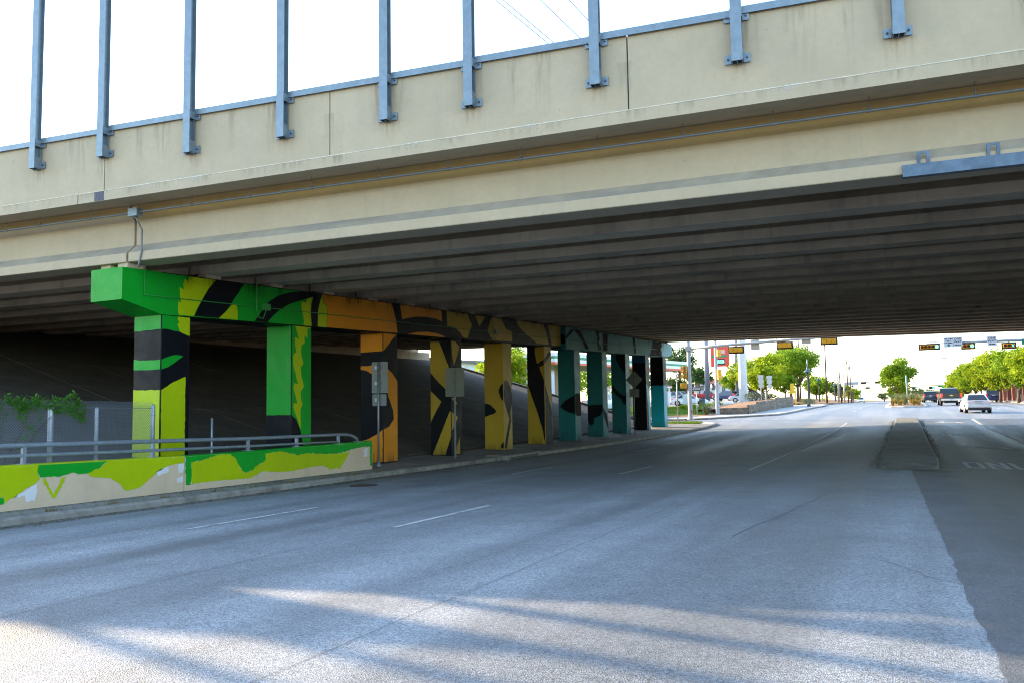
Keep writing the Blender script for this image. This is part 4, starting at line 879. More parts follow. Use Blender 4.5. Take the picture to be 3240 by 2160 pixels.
# ================================================================== TRAFFIC SIGNALS
M_sigy = pm('signal_yellow', (.72, .36, .012), .45, .12, 8)
M_black = pm('signal_black', (.018, .018, .02), .5, .2, 8)
M_lens = {'off': pm('dark_lens', (.06, .035, .01), .2, .1, 9), 'red': pm('unlit_red_lens', (.16, .008, .008), .2, .1, 9), 'green': pm('lit_green_lens', (.02, .6, .45), .3, .05, 9, emit=(.05, 1.0, .72), estr=2.2), 'amber': pm('unlit_amber_lens', (.10, .06, .008), .2, .1, 9)}
def signal(name, label, loc, n=3, size=.27, facing=1, lit=None, group=None, rz=0, horiz=True, arrow=False, back_black=True, housing=None):
    """signal head; facing 1: lenses towards -Y (the camera), -1: away"""
    o = empty(name, loc, rz + (0 if facing == 1 else math.pi), label, 'traffic light', group)
    L = n * size; h = size + .03; bw = .11
    H = housing or M_sigy
    def bx(a0, a1, y0, y1, b0, b1):
        mb = MB()
        if horiz: mb.cbox(a0, a1, y0, y1, b0, b1, .012)
        else: mb.cbox(b0, b1, y0, y1, a0, a1, .012)
        return mb
    if back_black: bx(-L / 2 - bw, L / 2 + bw, -.012, .012, -h / 2 - bw, h / 2 + bw).build('backplate', M_black, o)
    for k in range(n):
        a = -L / 2 + size * k
        sec = bx(a + .006, a + size - .006, -.10, -.015, -h / 2, h / 2).build('housing', H, o)
        bx(a + .006, a + size - .006, .015, .20, -h / 2, h / 2).build('housing', H, o)
        c = (a + size / 2, 0) if horiz else (0, a + size / 2)
        r = size * .41
        mb = MB(); mb.tube([(c[0], -.10, c[1]), (c[0], -.125, c[1])], r, 14)
        key = 'green' if lit == k else ('red' if k == 0 else 'off')
        ln = mb.build('lens', M_lens[key], sec)
        mb = MB(); rs = []
        for y in (-.10, -.30):
            rs.append([(c[0] + (r + .012) * math.cos(R(a2)), y, c[1] + (r + .012) * math.sin(R(a2))) for a2 in range(-20, 201, 20)])
        nn = len(rs[0]); mb.add(rs[0] + rs[1], [(i, i + 1, nn + i + 1, nn + i) for i in range(nn - 1)])
        mb.build('visor', H, sec)
        if arrow and lit == k:
            mb = MB(); mb.add([(c[0] + x * r, -.128, c[1] + z * r) for x, z in ((-.16, -.7), (.16, -.7), (.16, .05), (.5, .05), (0, .75), (-.5, .05), (-.16, .05))], [tuple(range(7))]); mb.build('arrow', M_lens['green'], ln)
            ln.data.materials.clear(); ln.data.materials.append(M_lens['amber'])
    return o
# near left mast, seen from behind
m1 = empty('signal_mast', (-16.27, 66.8, zlot(-16.27, 66.8) - .02), 0, 'pale steel signal mast with long arm at the grassy left corner', 'signal mast')
mb = MB(); mb.tube([(0, 0, 0), (0, 0, .05), (0, 0, .06), (0, 0, 8.6)], [.3, .3, .19, .14], 14); mb.build('pole', M_galv, m1, True)
mb = MB(); mb.tube([(.1, -.05, 5.95), (3.3, -.3, 6.08), (8.8, -.3, 6.27), (12.6, -.3, 6.36)], [.13, .115, .09, .07], 12); mb.build('arm', M_galv, m1, True)
mb = MB(); mb.box(-.22, .22, -.2, .2, 5.75, 6.15); mb.build('arm_bracket', M_galv, m1)
mb = MB(); mb.box(.12, .2, -.18, -.02, .55, .8); mb.build('push_button', pm('orange_decal', (.55, .13, .05), .6, .2, 8), m1)
for i, (x, z) in enumerate(((-12.25, 6.24), (-8.45, 6.44), (-5.15, 6.62))):
    signal('traffic_light', ['horizontal signal back in yellow over the red price sign', 'middle horizontal yellow signal back before the big tree', 'horizontal yellow signal back nearest the road centre, tucked under the girders'][i], (x, 66.42, z), 3, .345, -1, None, 'signal backs on the near mast arm')
for i, (x, z, h) in enumerate(((-10.75, 6.6, .8), (-6.85, 6.85, .7))):
    o = panel('blank_sign', .7, h, pm('beige_sign_back', (.52, .47, .38), .6, .08, 4), None, (x, 66.58, z)); tag(o, ['beige sign back on the mast arm beside the white monopole', 'beige sign back on the mast arm high above the street lamps'][i], 'sign', 'sign backs on the near mast arm')
signal('traffic_light', 'upright yellow signal on the side of the left corner mast', (-16.62, 66.6, 4.55), 3, .36, 1, None, None, R(-80), False)
mb = MB(); mb.cbox(-.28, .2, -.15, .15, -.22, .22, .03); tag(mb.build('walk_signal_box', M_sigy, None, False, (-16.7, 66.75, 3.45)), 'yellow walk signal box clamped to the left corner mast', 'walk signal')
# pedestal pole across the side road
m2 = empty('pedestal_mast', (-15.5, 73.9, zlot(-15.5, 73.9)), 0, 'weathered signal pole standing beside the low stone wall', 'signal mast')
mb = MB(); mb.tube([(0, 0, 0), (0, 0, .1), (0, 0, .12), (0, 0, 6.9)], [.26, .26, .19, .13], 12); mb.build('pole', M_galv, m2, True)
mb = MB(); mb.cbox(-.75, .75, -.7, .7, -.18, .03, .03); mb.build('footing', M_walk_sun, m2)
signal('traffic_light', 'upper yellow signal on the pole by the stone wall', (-15.22, 73.75, 6.45), 2, .33, -1, None, None, R(40), False, back_black=False)
signal('traffic_light', 'lower three light yellow signal on the pole by the stone wall', (-15.22, 73.75, 4.5), 3, .33, -1, None, None, R(40), False, back_black=False)
ws = empty('walk_signal', (-15.95, 73.8, 3.5), 0, 'black walk signal showing a white walking figure', 'walk signal')
mb = MB(); mb.cbox(-.21, .21, -.1, .1, -.2, .2, .02); mb.build('case', M_black, ws)
M_white_led = pm('white_led', (.9, .9, .9), .4, .02, 9, emit=(1, 1, 1), estr=1.6)
mb = MB()
for a, b in (((0, .13), (0, .13)),): mb.add([(.035 * math.cos(R(t)), -.105, .12 + .035 * math.sin(R(t))) for t in range(0, 360, 45)], [tuple(range(8))])
for p in ([(-.03, .08), (.03, .08), (.035, -.02), (-.035, -.02)], [(-.035, -.02), (0, -.02), (-.05, -.15), (-.085, -.14)], [(0, -.02), (.035, -.02), (.08, -.14), (.045, -.15)], [(.03, .08), (.085, 0), (.06, -.015), (.02, .05)], [(-.03, .08), (-.085, .0), (-.06, -.015), (-.02, .05)]):
    mb.add([(x, -.105, z) for x, z in p], [tuple(range(4))])
mb.build('walking_figure', M_white_led, ws)
# one way sign at the corner
M_signw = pm('sign_white', (.62, .63, .64), .5, .05, 5); M_signk = pm('sign_black', (.015, .015, .017), .5, .1, 8); M_signg = pm('sign_green', (.005, .20, .13), .5, .08, 5)
ow = empty('one_way_sign', (-17.0, 72.3, zlot(-17, 72.3) - .02), 0, 'small black and white one way arrow sign on a short post', 'sign')
mb = MB(); mb.tube([(0, 0, 0), (0, 0, 2.55)], .04, 8); mb.build('post', M_galv, ow, True)
sp = panel('sign_panel', .84, .32, M_signk, ow, (0, -.06, 2.42)); panel('border', .9, .38, M_signw, ow, (0, -.05, 2.42), .004)
mb = MB(); mb.add([(x, -.012, z) for x, z in ((-.38, 0), (-.2, .12), (-.2, .085), (.37, .085), (.37, -.085), (-.2, -.085), (-.2, -.12))], [tuple(range(7))]); mb.build('arrow', M_signw, sp)
link('lettering', text_mesh('ONE WAY', .13, .001, .003), sp, (.07, -.018, 0), (R(90), 0, 0)).data.materials.append(M_signk)
# right hand mast arm, signals facing us
m3 = empty('signal_mast', (15.5, 73.2, zroad(15.5, 73)), 0, 'signal mast arm with green lights reaching in from the right', 'signal mast')
mb = MB(); mb.tube([(0, 0, 0), (0, 0, 7.6)], [.2, .15], 14); mb.build('pole', M_galv, m3, True)
M_arm = pm('grey_blue_arm', (.25, .31, .35), .5, .1, 3, metallic=.3)
mb = MB(); mb.tube([(0, 0, 6.35 - .73), (-7, 0, 6.42 - .73), (-13.8, 0, 6.45 - .73)], [.16, .12, .08], 12); mb.build('arm', M_arm, m3, True)
mb = MB(); mb.tube([(-13.9, 0, 6.58 - .73), (-11, 0, 6.6 - .73)], .04, 8); mb.build('cable_pipe', M_arm, m3, True)
for x, n, lit, arr, lb in ((1.9, 5, 4, False, 'five light signal with its green lit at the left end of the far arm'), (4.65, 3, 2, False, 'three light signal showing a round green beside the paired signs'), (7.4, 3, 2, True, 'three light signal showing a green up arrow')):
    signal('traffic_light', lb, (x, 72.8, 6.2 if x < 4 else 6.14 if x < 6 else 6.06), n, .265, 1, lit, 'lit signals on the right mast arm', 0, True, arr)
def plate(name, label, loc, w, h, parts, mat=None, group=None):
    o = empty(name, loc, 0, label, 'sign', group); panel('sign_panel', w, h, mat or M_signw, o, (0, 0, 0)); panel('border', w + .035, h + .035, M_alu, o, (0, .008, 0), .004)
    for body, sz, x, z, m in parts:
        t = link('lettering', text_mesh(body, sz, .001, .006), o, (x, -.006, z), (R(90), 0, 0)); t.data.materials.append(m)
    return o
def arrow_left(o, x, z, L, m):
    mb = MB(); mb.add([(x + a * L, -.007, z + b * L) for a, b in ((-.5, 0), (-.22, .18), (-.26, .065), (.5, .065), (.5, -.065), (-.26, -.065), (-.22, -.18))], [tuple(range(7))]); mb.build('arrow', m, o)
y1 = plate('yield_sign', 'white left turn yield on green sign with a green disc', (3.28, 72.75, 6.5), .62, .76, [('LEFT TURN', .115, 0, .27, M_signk), ('YIELD', .165, 0, .11, M_signk), ('ON GREEN', .11, 0, -.05, M_signk)])
mb = MB(); mb.add([(.1 * math.cos(R(a)), -.006, -.22 + .1 * math.sin(R(a))) for a in range(0, 360, 24)], [tuple(range(15))]); mb.build('green_disc', M_signg, y1)
for x, z, lb in ((3.93, 6.52, 'white one way sign joined to the yield sign'), (6.28, 6.47, 'white one way sign alone on the arm between two signals')):
    o = plate('one_way_sign', lb, (x, 72.75, z), .62, .76, [('ONE', .24, 0, .22, M_signk), ('WAY', .24, 0, .0, M_signk)], None, 'one way signs on the right mast arm'); arrow_left(o, 0, -.24, .46, M_signk)
gs = plate('street_name_sign', 'green street name sign cut off by the right frame edge', (9.15, 72.75, 6.32), 1.75, .42, [], M_signg)
# far signals down the road
m4 = empty('signal_mast', (-12.1, 190, zroad(-12, 190)), 0, 'distant pale signal mast with arm left of the median tree', 'signal mast')
mb = MB(); mb.tube([(0, 0, 0), (0, 0, 6.4)], [.2, .14], 10); mb.build('pole', M_galv, m4, True)
mb = MB(); mb.tube([(0, 0, 4.35), (11, 0, 4.75)], [.14, .07], 8); mb.build('arm', M_arm, m4, True)
mb = MB(); mb.box(.2, 3.0, -.2, -.16, 4.0, 4.65); mb.build('street_name_panel', pm('grey_sign_back', (.34, .40, .42), .5, .1, 4), m4)
for i, (x, z, lb) in enumerate(((-8.15, 5.05, 'distant black signal back left of the median tree'), (-5.3, 5.15, 'distant black signal back half hidden by the median tree'))): signal('traffic_light', lb, (x, 189.8, z), 3, .3, -1, None, 'distant black signal backs', housing=M_black)
m5 = empty('signal_mast', (14, 190, zroad(14, 190)), 0, 'distant signal arm with green lights right of the median tree', 'signal mast')
mb = MB(); mb.tube([(0, 0, 0), (0, 0, 6)], [.2, .14], 10); mb.build('pole', M_galv, m5, True)
mb = MB(); mb.tube([(0, 0, 3.35), (-12.8, 0, 3.5)], [.13, .07], 8); mb.build('arm', M_black, m5, True)
for x, lb in ((1.8, 'distant green signal just right of the median tree'), (5.0, 'distant green signal above the dark pickup')): signal('traffic_light', lb, (x, 189.7, 3.75), 3, .3, 1, 2, 'distant lit green signals', housing=M_black)
tag(panel('street_name_sign', 1.5, .5, M_signg, None, (6.85, 189.6, 4.05)), 'distant green street name sign above the dark pickup', 'sign')
m6 = empty('signal_mast', (-14, 300, .1), 0, 'farthest thin signal arm low over the road beyond the white car', 'signal mast')
mb = MB(); mb.tube([(0, 0, 0), (0, 0, 6.2)], [.2, .14], 8); mb.tube([(0, 0, 5.3), (14, 0, 5.9)], [.14, .06], 8); mb.build('pole', M_arm, m6, True)
for x, z, h, lb in ((-11.6, 4.9, M_black, 'farthest small black signal back on the thin arm, left one'), (-6.4, 5.2, M_black, 'farthest small black signal back on the thin arm, right one'), (-11.0, 3.6, M_sigy, 'farthest small yellow signal low over the white car'), (-5.2, 3.1, M_sigy, 'farthest small yellow signal low beside the median tree')):
    signal('traffic_light', lb, (x, 299, z), 3, .42, -1, None, 'farthest signals', housing=h, back_black=(h is M_black))

# ================================================================== POLES, LAMPS, WIRES
M_wood = pm('brown_utility_pole', (.15, .075, .05), .9, .25, 3, .2, 20)
M_lampk = pm('dark_lamp_iron', (.035, .045, .05), .45, .2, 6)
def lamp(loc, h, label, tip=True):
    o = empty('street_lamp', loc, 0, label, 'street lamp', 'bell shaded lamps along the left sidewalk')
    mb = MB(); mb.tube([(0, 0, 0), (0, 0, .12), (0, 0, .3), (0, 0, .32), (0, 0, h - .62)], [.24, .22, .13, .09, .06], 12); mb.build('pole', M_lampk, o, True)
    mb = MB(); mb.tube([(0, 0, h - .78), (0, 0, h - .70), (0, 0, h - .50), (0, 0, h - .40), (0, 0, h - .2), (0, 0, h - .12)], [.47, .44, .2, .12, .11, .03], 16); mb.build('lamp_shade', pm('lamp_shade_iron', (.10, .13, .15), .4, .1, 6, metallic=.3), o, True)
    mb = MB(); mb.tube([(0, 0, h - .12), (0, 0, h + (.75 if tip else .1))], .05 if tip else .03, 8); mb.build('finial', M_galv, o, True)
    return o
lamp((-10.42, 101.2, zroad(-10.42, 101.2) + .15), 4.85, 'nearest tall bell shaded street lamp at the end of the stone wall')
lamp((-15.38, 168.3, zlot(-15.38, 168.3)), 4.9, 'second bell shaded street lamp along the left sidewalk', False)
lamp((-17.3, 198, zlot(-17.3, 198)), 5.0, 'third bell shaded street lamp along the left sidewalk', False)
lamp((-15.9, 215, zlot(-15.9, 215)), 4.6, 'fourth bell shaded street lamp, smallest beside the low trees', False)
lamp((-11.2, 205, zlot(-11.2, 205)), 4.4, 'distant bell shaded lamp standing before the far signal mast', False)
for i, (x, y, h, arm, lb) in enumerate(((-12.4, 150, 14, 0, 'tall brown utility pole rising behind the near signals'), (-17.0, 152, 13, 0, 'brown utility pole rising out of the big tree'), (-15.6, 153, 12.5, 0, 'thinner brown pole behind the beige sign back'), (-10.15, 170, 8.1, 1, 'brown utility pole with crossarm and transformer far left of the median tree'), (-10.3, 182, 7.8, 0, 'brown pole right of the crossarm pole'), (-10.85, 162, 6.1, 0, 'leaning brown pole left of the crossarm pole'), (-13.6, 196, 8.5, 0, 'slim pale pole right of the street lamps'))):
    o = empty('utility_pole', (x, y, zlot(x, y) - .05), 0, lb, 'utility pole', 'utility poles')
    mb = MB(); mb.tube([(0, 0, 0), (-.2 if i == 5 else 0, 0, h)], [.15, .09], 8); mb.build('pole', M_wood if i < 6 else M_galv, o, True)
    if arm:
        mb = MB(); mb.box(-.85, .85, -.06, .06, h - .15, h - .02); mb.build('crossarm', M_wood, o)
        for sx in (-.35, .3): mb = MB(); mb.tube([(sx, -.1, h - 1.6), (sx, -.1, h - 1.0)], .16, 8); mb.build('transformer', M_galv, o)
o = empty('highway_lamp', (11.5, 150, zroad(11, 150)), 0, 'tall highway lamp with curved arm over the right hand trees', 'street lamp')
mb = MB(); mb.tube([(-3.6, 0, 6.2), (-3.9, 0, 6.8), (-4.3, 0, 7.15), (-5.0, 0, 7.25)], [.07, .06, .05, .05], 8); mb.tube([(0, 0, 0), (-1.2, 0, 4), (-3.6, 0, 6.2)], [.12, .1, .07], 8); mb.build('pole', M_galv, o, True)
mb = MB(); mb.cbox(-6.1, -5.0, -.18, .18, 7.17, 7.33, .05); mb.build('lamp_head', M_galv, o)
o = empty('highway_lamp', (-11.6, 165, zlot(-11.6, 165)), 0, 'slim distant highway lamp head left of the median tree', 'street lamp')
mb = MB(); mb.tube([(0, 0, 0), (0, 0, 5.6), (1.2, 0, 6.3), (2.9, 0, 6.4)], [.1, .07, .05, .04], 8); mb.build('pole', M_galv, o, True)
mb = MB(); mb.cbox(2.9, 4.0, -.17, .17, 6.34, 6.46, .04); mb.build('lamp_head', M_galv, o)
mono = MB(); mono.tube([(0, 0, -.2), (0, 0, 26)], [.53, .40], 12); o = mono.build('steel_monopole', pm('white_steel_monopole', (.60, .60, .57), .6, .08, 1.2, .15, 10, dark=((.4, .39, .36), .5, .8, (1, 1, .2))), None, False, (-17.86, 100.4, zlot(-17.9, 100.4)), (0, 0, R(11)))
tag(o, 'thick pale faceted steel monopole rising behind the stone wall', 'utility pole')
for i, a in enumerate((((-44, 51), (-12, 18.5)), ((-44, 51.9), (-12, 18.7)), ((-40, 52.5), (-12, 19.5)), ((-37, 52.7), (-12, 20.8)))):
    (xa, za), (xb, zb2) = a; mb = MB(); mb.tube([(xa + (xb - xa) * f, 60 + .2 * i, za + (zb2 - za) * f - 1.2 * 4 * f * (1 - f) * 0) for f in (0, .25, .5, .75, 1)], .04, 5)
    tag(mb.build('power_line', pm('wire_grey', (.2, .22, .27), .5, .1, 5)), ['leftmost thin power line slanting across the sky above the parapet', 'thin power line right beside the leftmost one', 'third thin power line slanting across the sky', 'rightmost thin power line slanting down near the parapet'][i], 'wire', 'power lines over the parapet')
# sign backs by the walk
for x, y, lb in ((-13.8, 88, 'left of two stacked sign backs above the stone wall'), (-13.5, 92, 'right of two stacked sign backs above the stone wall')):
    o = empty('sign_stack', (x, y, zlot(x, y) + .4), 0, lb, 'sign', 'stacked sign backs above the stone wall'); z0 = o.location.z
    mb = MB(); mb.tube([(0, 0, 0), (0, 0, 4.75 - z0)], .035, 8); mb.build('post', M_galv, o, True)
    Mb = pm('pale_sign_back', (.55, .54, .49), .55, .08, 4)
    panel('sign_panel', .6, .36, Mb, o, (0, -.03, 4.55 - z0)); mb = MB(); mb.prism([(.3 * math.cos(R(a)), .32 * math.sin(R(a))) for a in range(0, 360, 20)], lambda u, v, k: (u, k, v), -.003, .003); mb.build('round_panel', Mb, o, loc=(.02, -.03, 4.08 - z0)); panel('sign_panel', .52, .36, Mb, o, (.03, -.03, 3.58 - z0))
mb = MB(); mb.tube([(0, 0, 0), (0, 0, 2.15)], .04, 8); tag(mb.build('bare_post', M_galv, None, True, (-12.6, 83.3, zroad(-12.6, 83.3) + .15)), 'thin bare pale post on the sidewalk before the stone wall', 'post')
o = empty('yellow_warning_sign', (-13.3, 110, zlot(-13.3, 110)), 0, 'pair of yellow warning panels on a post beyond the stone wall', 'sign')
M_yel = pm('warning_yellow', (.75, .47, .01), .5, .08, 5)
mb = MB(); mb.tube([(0, 0, 0), (0, 0, 2.7)], .035, 8); mb.build('post', M_galv, o, True)
panel('sign_panel', .46, .95, M_yel, o, (0, -.04, 2.4)); panel('sign_panel', .8, .36, M_yel, o, (.08, -.04, 1.75)); mb = MB(); mb.box(.3, .42, .2, .28, 0, 2.5); mb.build('marker', M_yel, o)
o = empty('island_sign', (.16, 95.2, zroad(0, 95.2) + .2), 0, 'thin green edged sign post on the tip of the grassy island', 'sign')
mb = MB(); mb.tube([(0, 0, 0), (-.06, 0, 3.1)], .055, 8); mb.build('post', pm('pale_green_post', (.38, .46, .40), .6, .1, 4), o, True)
panel('sign_panel', .30, .75, pm('green_sign_edge', (.12, .38, .2), .5, .1, 4), o, (.02, .05, 2.75), rz=R(70))
# ================================================================== STONE BLOCK WALL
M_blk = [pm('wall_block_%d' % i, c, .9, .22, 3, .4, 30) for i, c in enumerate(((.20, .155, .11), (.24, .19, .14), (.17, .135, .10), (.27, .22, .165)))]
sw = empty('stone_wall', (0, 0, 0), 0, 'low retaining wall of rough tan stone blocks at the far corner', 'wall')
blk = []
for m in M_blk:
    mb = MB(); mb.cbox(-.5, .5, -.5, .5, -.5, .5, .06); blk.append(mb.mesh('block', m))
wg = random.Random(5)
WP = [(-15.6, 74.0, .50), (-13.1, 75.2, .62), (-12.95, 80, .85), (-12.9, 92, 1.05), (-12.85, 105.5, 1.1)]
nb = 0
for (xa, ya, ha), (xb, yb, hb) in zip(WP, WP[1:]):
    L = math.hypot(xb - xa, yb - ya); a = math.atan2(yb - ya, xb - xa); big = ya > 90
    bl = .45 if not big else .8; nrow = int(round(max(ha, hb) / .2)); nb_ = int(L / bl)
    for r in range(nrow):
        off = .5 * (r % 2)
        for k in range(nb_):
            f = (k + .5 + off) / nb_
            if f > 1: continue
            x, y = xa + (xb - xa) * f, ya + (yb - ya) * f; h = ha + (hb - ha) * f
            z = zroad(max(x, -16), y) + .15 + .1 + r * .2
            if z - zroad(max(x, -16), y) - .15 > h + .05: continue
            o = link('block', wg.choice(blk), sw, (x + wg.uniform(-.015, .015), y + wg.uniform(-.015, .015), z), (0, 0, a)); o.scale = (bl * .985, .3 + wg.uniform(-.03, .03), .194); nb += 1
# raised planting bed behind it
bed = [(-15.5, 74.25), (-13.2, 75.35), (-13.1, 80), (-13.05, 92), (-13.0, 105.3), (-15.5, 106), (-20.5, 104), (-20.4, 90), (-17.5, 80)]
flat_region('mulch_bed', bed, lambda X, Y: zroad(max(X, -16), Y) + .15 + lerp(Y, [(74, .42), (80, .75), (92, .95), (106, 1.0)]) - max(0, (-15.5 - X)) * .13, M_mulch)

# ================================================================== GAS STATION
M_white = pm('canopy_white', (.66, .67, .66), .5, .05, 3); M_or = pm('canopy_orange_red', (.62, .10, .03), .5, .08, 3); M_cgreen = pm('canopy_green', (.02, .22, .11), .5, .08, 3); M_taup = pm('canopy_taupe', (.34, .27, .22), .7, .1, 3)
gas = empty('fuel_canopy', (0, 0, 0), 0, 'fuel station canopy with white, green and red striped edge', 'canopy')
A0 = Vector((-33.0, 77.2, 0)); A1 = Vector((-27.4, 111, 0)); D = (A1 - A0).normalized(); N = Vector((-D.y, D.x, 0)) # N points away (left)
def gp(a, b, z): p = A0 + D * a + N * b; return (p.x, p.y, z)
LN = (A1 - A0).length; CW = 9.0
def gbx(mb, a0, a1, b0, b1, z0, z1): mb.hexa([gp(a0, b0, z0), gp(a1, b0, z0), gp(a1, b1, z0), gp(a0, b1, z0), gp(a0, b0, z1), gp(a1, b0, z1), gp(a1, b1, z1), gp(a0, b1, z1)])
mb = MB(); gbx(mb, .1, LN - .1, .1, CW - .1, 6.2, 7.4); mb.build('roof', M_taup, gas)
for z0, z1, m, nm in ((6.18, 6.42, M_or, 'red_stripe'), (6.42, 6.78, M_white, 'white_stripe'), (6.78, 7.06, M_cgreen, 'green_stripe'), (7.06, 7.44, M_white, 'white_edge')):
    mb = MB(); e = .0
    gbx(mb, 0, LN, -.06, .098, z0, z1); gbx(mb, -.06, .0, -.06, CW, z0, z1); gbx(mb, LN, LN + .06, -.06, CW, z0, z1); mb.build(nm, m, gas)
for a in (4, 13, 22, 31):
    for b in (2.2, 6.8):
        mb = MB(); x, y, _ = gp(a, b, 0); gbx(mb, a - .25, a + .25, b - .25, b + .25, zlot(x, y) - .1, 6.2); mb.build('column', M_taup, gas)
gi = 0
for a in (4, 13, 22, 31):
    for b in (2.2, 6.8):
        x, y, _ = gp(a + 1.6, b, 0); o = empty('fuel_pump', (x, y, zlot(x, y)), math.atan2(D.y, D.x), ['fuel pump seen left of the first teal pier', 'fuel pump behind the first teal pier', 'fuel pump seen between the first teal piers', 'second row fuel pump between the teal piers', 'fuel pump beside the white utility truck', 'second row fuel pump beside the utility truck', 'fuel pump beyond the last pier', 'rearmost fuel pump beyond the last pier'][gi], 'fuel pump', 'fuel pumps under the canopy'); gi += 1
        mb = MB(); mb.cbox(-.45, .45, -.3, .3, 0, 1.9, .05); mb.build('cabinet', M_white, o)
        mb = MB(); mb.cbox(-.75, .75, -.35, .35, 2.35, 2.7, .05); mb.box(-.65, -.5, -.1, .1, 1.0, 2.36); mb.box(.5, .65, -.1, .1, 1.0, 2.36); mb.build('header', M_white, o)
        mb = MB(); mb.box(-.76, .76, -.36, .36, 2.55, 2.64); mb.build('header_stripe', M_or, o)
# price sign on two poles
M_pole = pm('slate_sign_pole', (.20, .23, .29), .5, .06, 2, metallic=.2)
for x, lb in ((-33.2, 'thick slate blue sign pole left of the red price sign'), (-27.6, 'thick slate blue sign pole right of the red price sign')):
    mb = MB(); mb.tube([(0, 0, -.2), (0, 0, 20)], [.45, .42], 16); tag(mb.build('sign_pole', M_pole, None, True, (x, 150, zlot(x, 150))), lb, 'pole', 'slate blue sign poles')
ps = empty('price_sign', (-30.5, 149.2, 8.1), 0, 'red fuel price sign with green digits reading 2.05 and a nine', 'sign')
ps['label'] = 'red fuel price sign with glowing green price digits'
M_red = pm('sign_red', (.62, .055, .03), .45, .06, 3)
mb = MB(); mb.cbox(-1.7, 1.7, -.2, .2, 0, 4.0, .05); mb.build('cabinet', M_red, ps)
mb = MB(); mb.box(-1.45, 1.3, -.235, -.205, 1.72, 2.12); mb.build('green_band', M_cgreen, ps)
mb = MB(); mb.box(0, 1.0, -.235, -.205, 2.35, 3.1); mb.build('logo_panel', pm('logo_pink_white', (.62, .35, .32), .5, .3, 8), ps)
mb = MB(); mb.box(-.95, .85, -.235, -.205, .35, 1.42); mb.build('digit_window', M_signk, ps)
M_led = pm('green_led', (.02, .5, .15), .4, .05, 9, emit=(.08, 1.0, .25), estr=1.8)
t = link('price_digits', text_mesh('2058', .82, .002, .02), ps, (-.05, -.24, .88), (R(90), 0, 0)); t.data.materials.append(M_led)
t = link('fuel_lettering', text_mesh('REGULAR', .3, .002, .01), ps, (0, -.24, 1.91), (R(90), 0, 0)); t.data.materials.append(M_white)
bpy.data.objects.remove(t)   # the band's words cannot be read in the picture
for x in (-1.75, 1.75):
    mb = MB(); mb.box(-3.0 if x < 0 else 1.7, -1.7 if x < 0 else 3.0, -.06, .06, 3.4, 3.52); mb.build('tie_bar', M_pole, ps)
# low white curb box, menu boxes, grey drum
tag((lambda mb: (mb.tube([(0, 0, 0), (0, 0, .95)], .36, 12), mb.build('waste_drum', pm('dark_drum', (.05, .06, .07), .6, .2, 5), None, True, (-22.5, 98.5, zlot(-22.5, 98.5))))[1])(MB()), 'dark waste drum on the lawn edge before the white sedan', 'bin')
mb = MB(); mb.cbox(-.4, .4, -.3, .3, 0, 1.5, .05); tag(mb.build('utility_cabinet', M_white, None, False, (-24.4, 98.3, zlot(-24.4, 98.3))), 'small white utility cabinet on the lawn edge beside the mast', 'cabinet')

# ================================================================== BUILDINGS
M_stucco = pm('white_stucco', (.60, .60, .58), .8, .06, 1.5); M_rroof = pm('red_tile_roof', (.26, .08, .06), .85, .2, 4); M_glass = pm('dark_window_glass', (.03, .045, .055), .12, .1, 2, spec=.7)
def building(name, label, x0, x1, y0, y1, z0, z1, wallm, wins, roof=None, roofm=None, gable=True):
    o = empty(name, ((x0 + x1) / 2, y0, z0), 0, label, 'building'); cx = (x0 + x1) / 2
    mb = MB(); mb.box(x0 - cx, x1 - cx, 0, y1 - y0, -1, z1 - z0); mb.build('wall', wallm, o)
    for (u, v, w, h) in wins:
        f = MB(); f.box(u - w / 2 - .06, u + w / 2 + .06, -.05, -.002, v - .06, v + h + .06); fr = f.build('window', M_white, o)
        p = MB(); p.box(u - w / 2, u + w / 2, -.06, -.052, v, v + h); p.build('pane', M_glass, fr)
        p = MB(); p.box(u - .02, u + .02, -.07, -.0605, v, v + h); p.box(u - w / 2, u + w / 2, -.07, -.0605, v + h / 2 - .02, v + h / 2 + .02); p.build('muntin', M_white, fr)
    if roof:
        hh = roof; e = .4; W2 = (x1 - x0) / 2 + e; Dp = y1 - y0 + e
        mb = MB()
        if gable: mb.rings([[(-W2, -e, z1 - z0), (W2, -e, z1 - z0), (0, -e, z1 - z0 + hh)], [(-W2, Dp, z1 - z0), (W2, Dp, z1 - z0), (0, Dp, z1 - z0 + hh)]])
        else: mb.rings([[(-W2, -e, z1 - z0), (W2, -e, z1 - z0), (W2, Dp, z1 - z0), (-W2, Dp, z1 - z0)], [(-W2 * .45, Dp * .4, z1 - z0 + hh), (W2 * .45, Dp * .4, z1 - z0 + hh), (W2 * .45, Dp * .6, z1 - z0 + hh), (-W2 * .45, Dp * .6, z1 - z0 + hh)]])
        mb.build('roof', roofm, o)
    return o
h1 = building('white_house', 'white stucco house with a red tiled hip roof behind the blue SUV', -54.5, -47.0, 230, 240, 2.2, 6.6, M_stucco, [(-1.6, 2.4, .9, 1.3), (1.6, 2.4, .9, 1.3)], 1.5, M_rroof, False)
mb = MB(); mb.box(-1.2, -.6, 3, 3.6, 4.6, 6.8); mb.build('chimney', M_rroof, h1)
building('white_house', 'lower white wing with red roof right of the hip roofed house', -47.0, -41.8, 228, 238, 2.2, 6.0, M_stucco, [(-1.5, 1.9, .9, 1.5), (1.3, 2.5, .8, 1.0)], 1.3, M_rroof, False)
building('brick_shop', 'red brick shop behind the right hand gas price poles', -64, -56, 226, 236, 2, 6.4, pm('shop_brick', (.24, .09, .065), .85, .2, 3), [], .9, pm('shop_roof', (.11, .07, .06), .9, .2, 3), False)
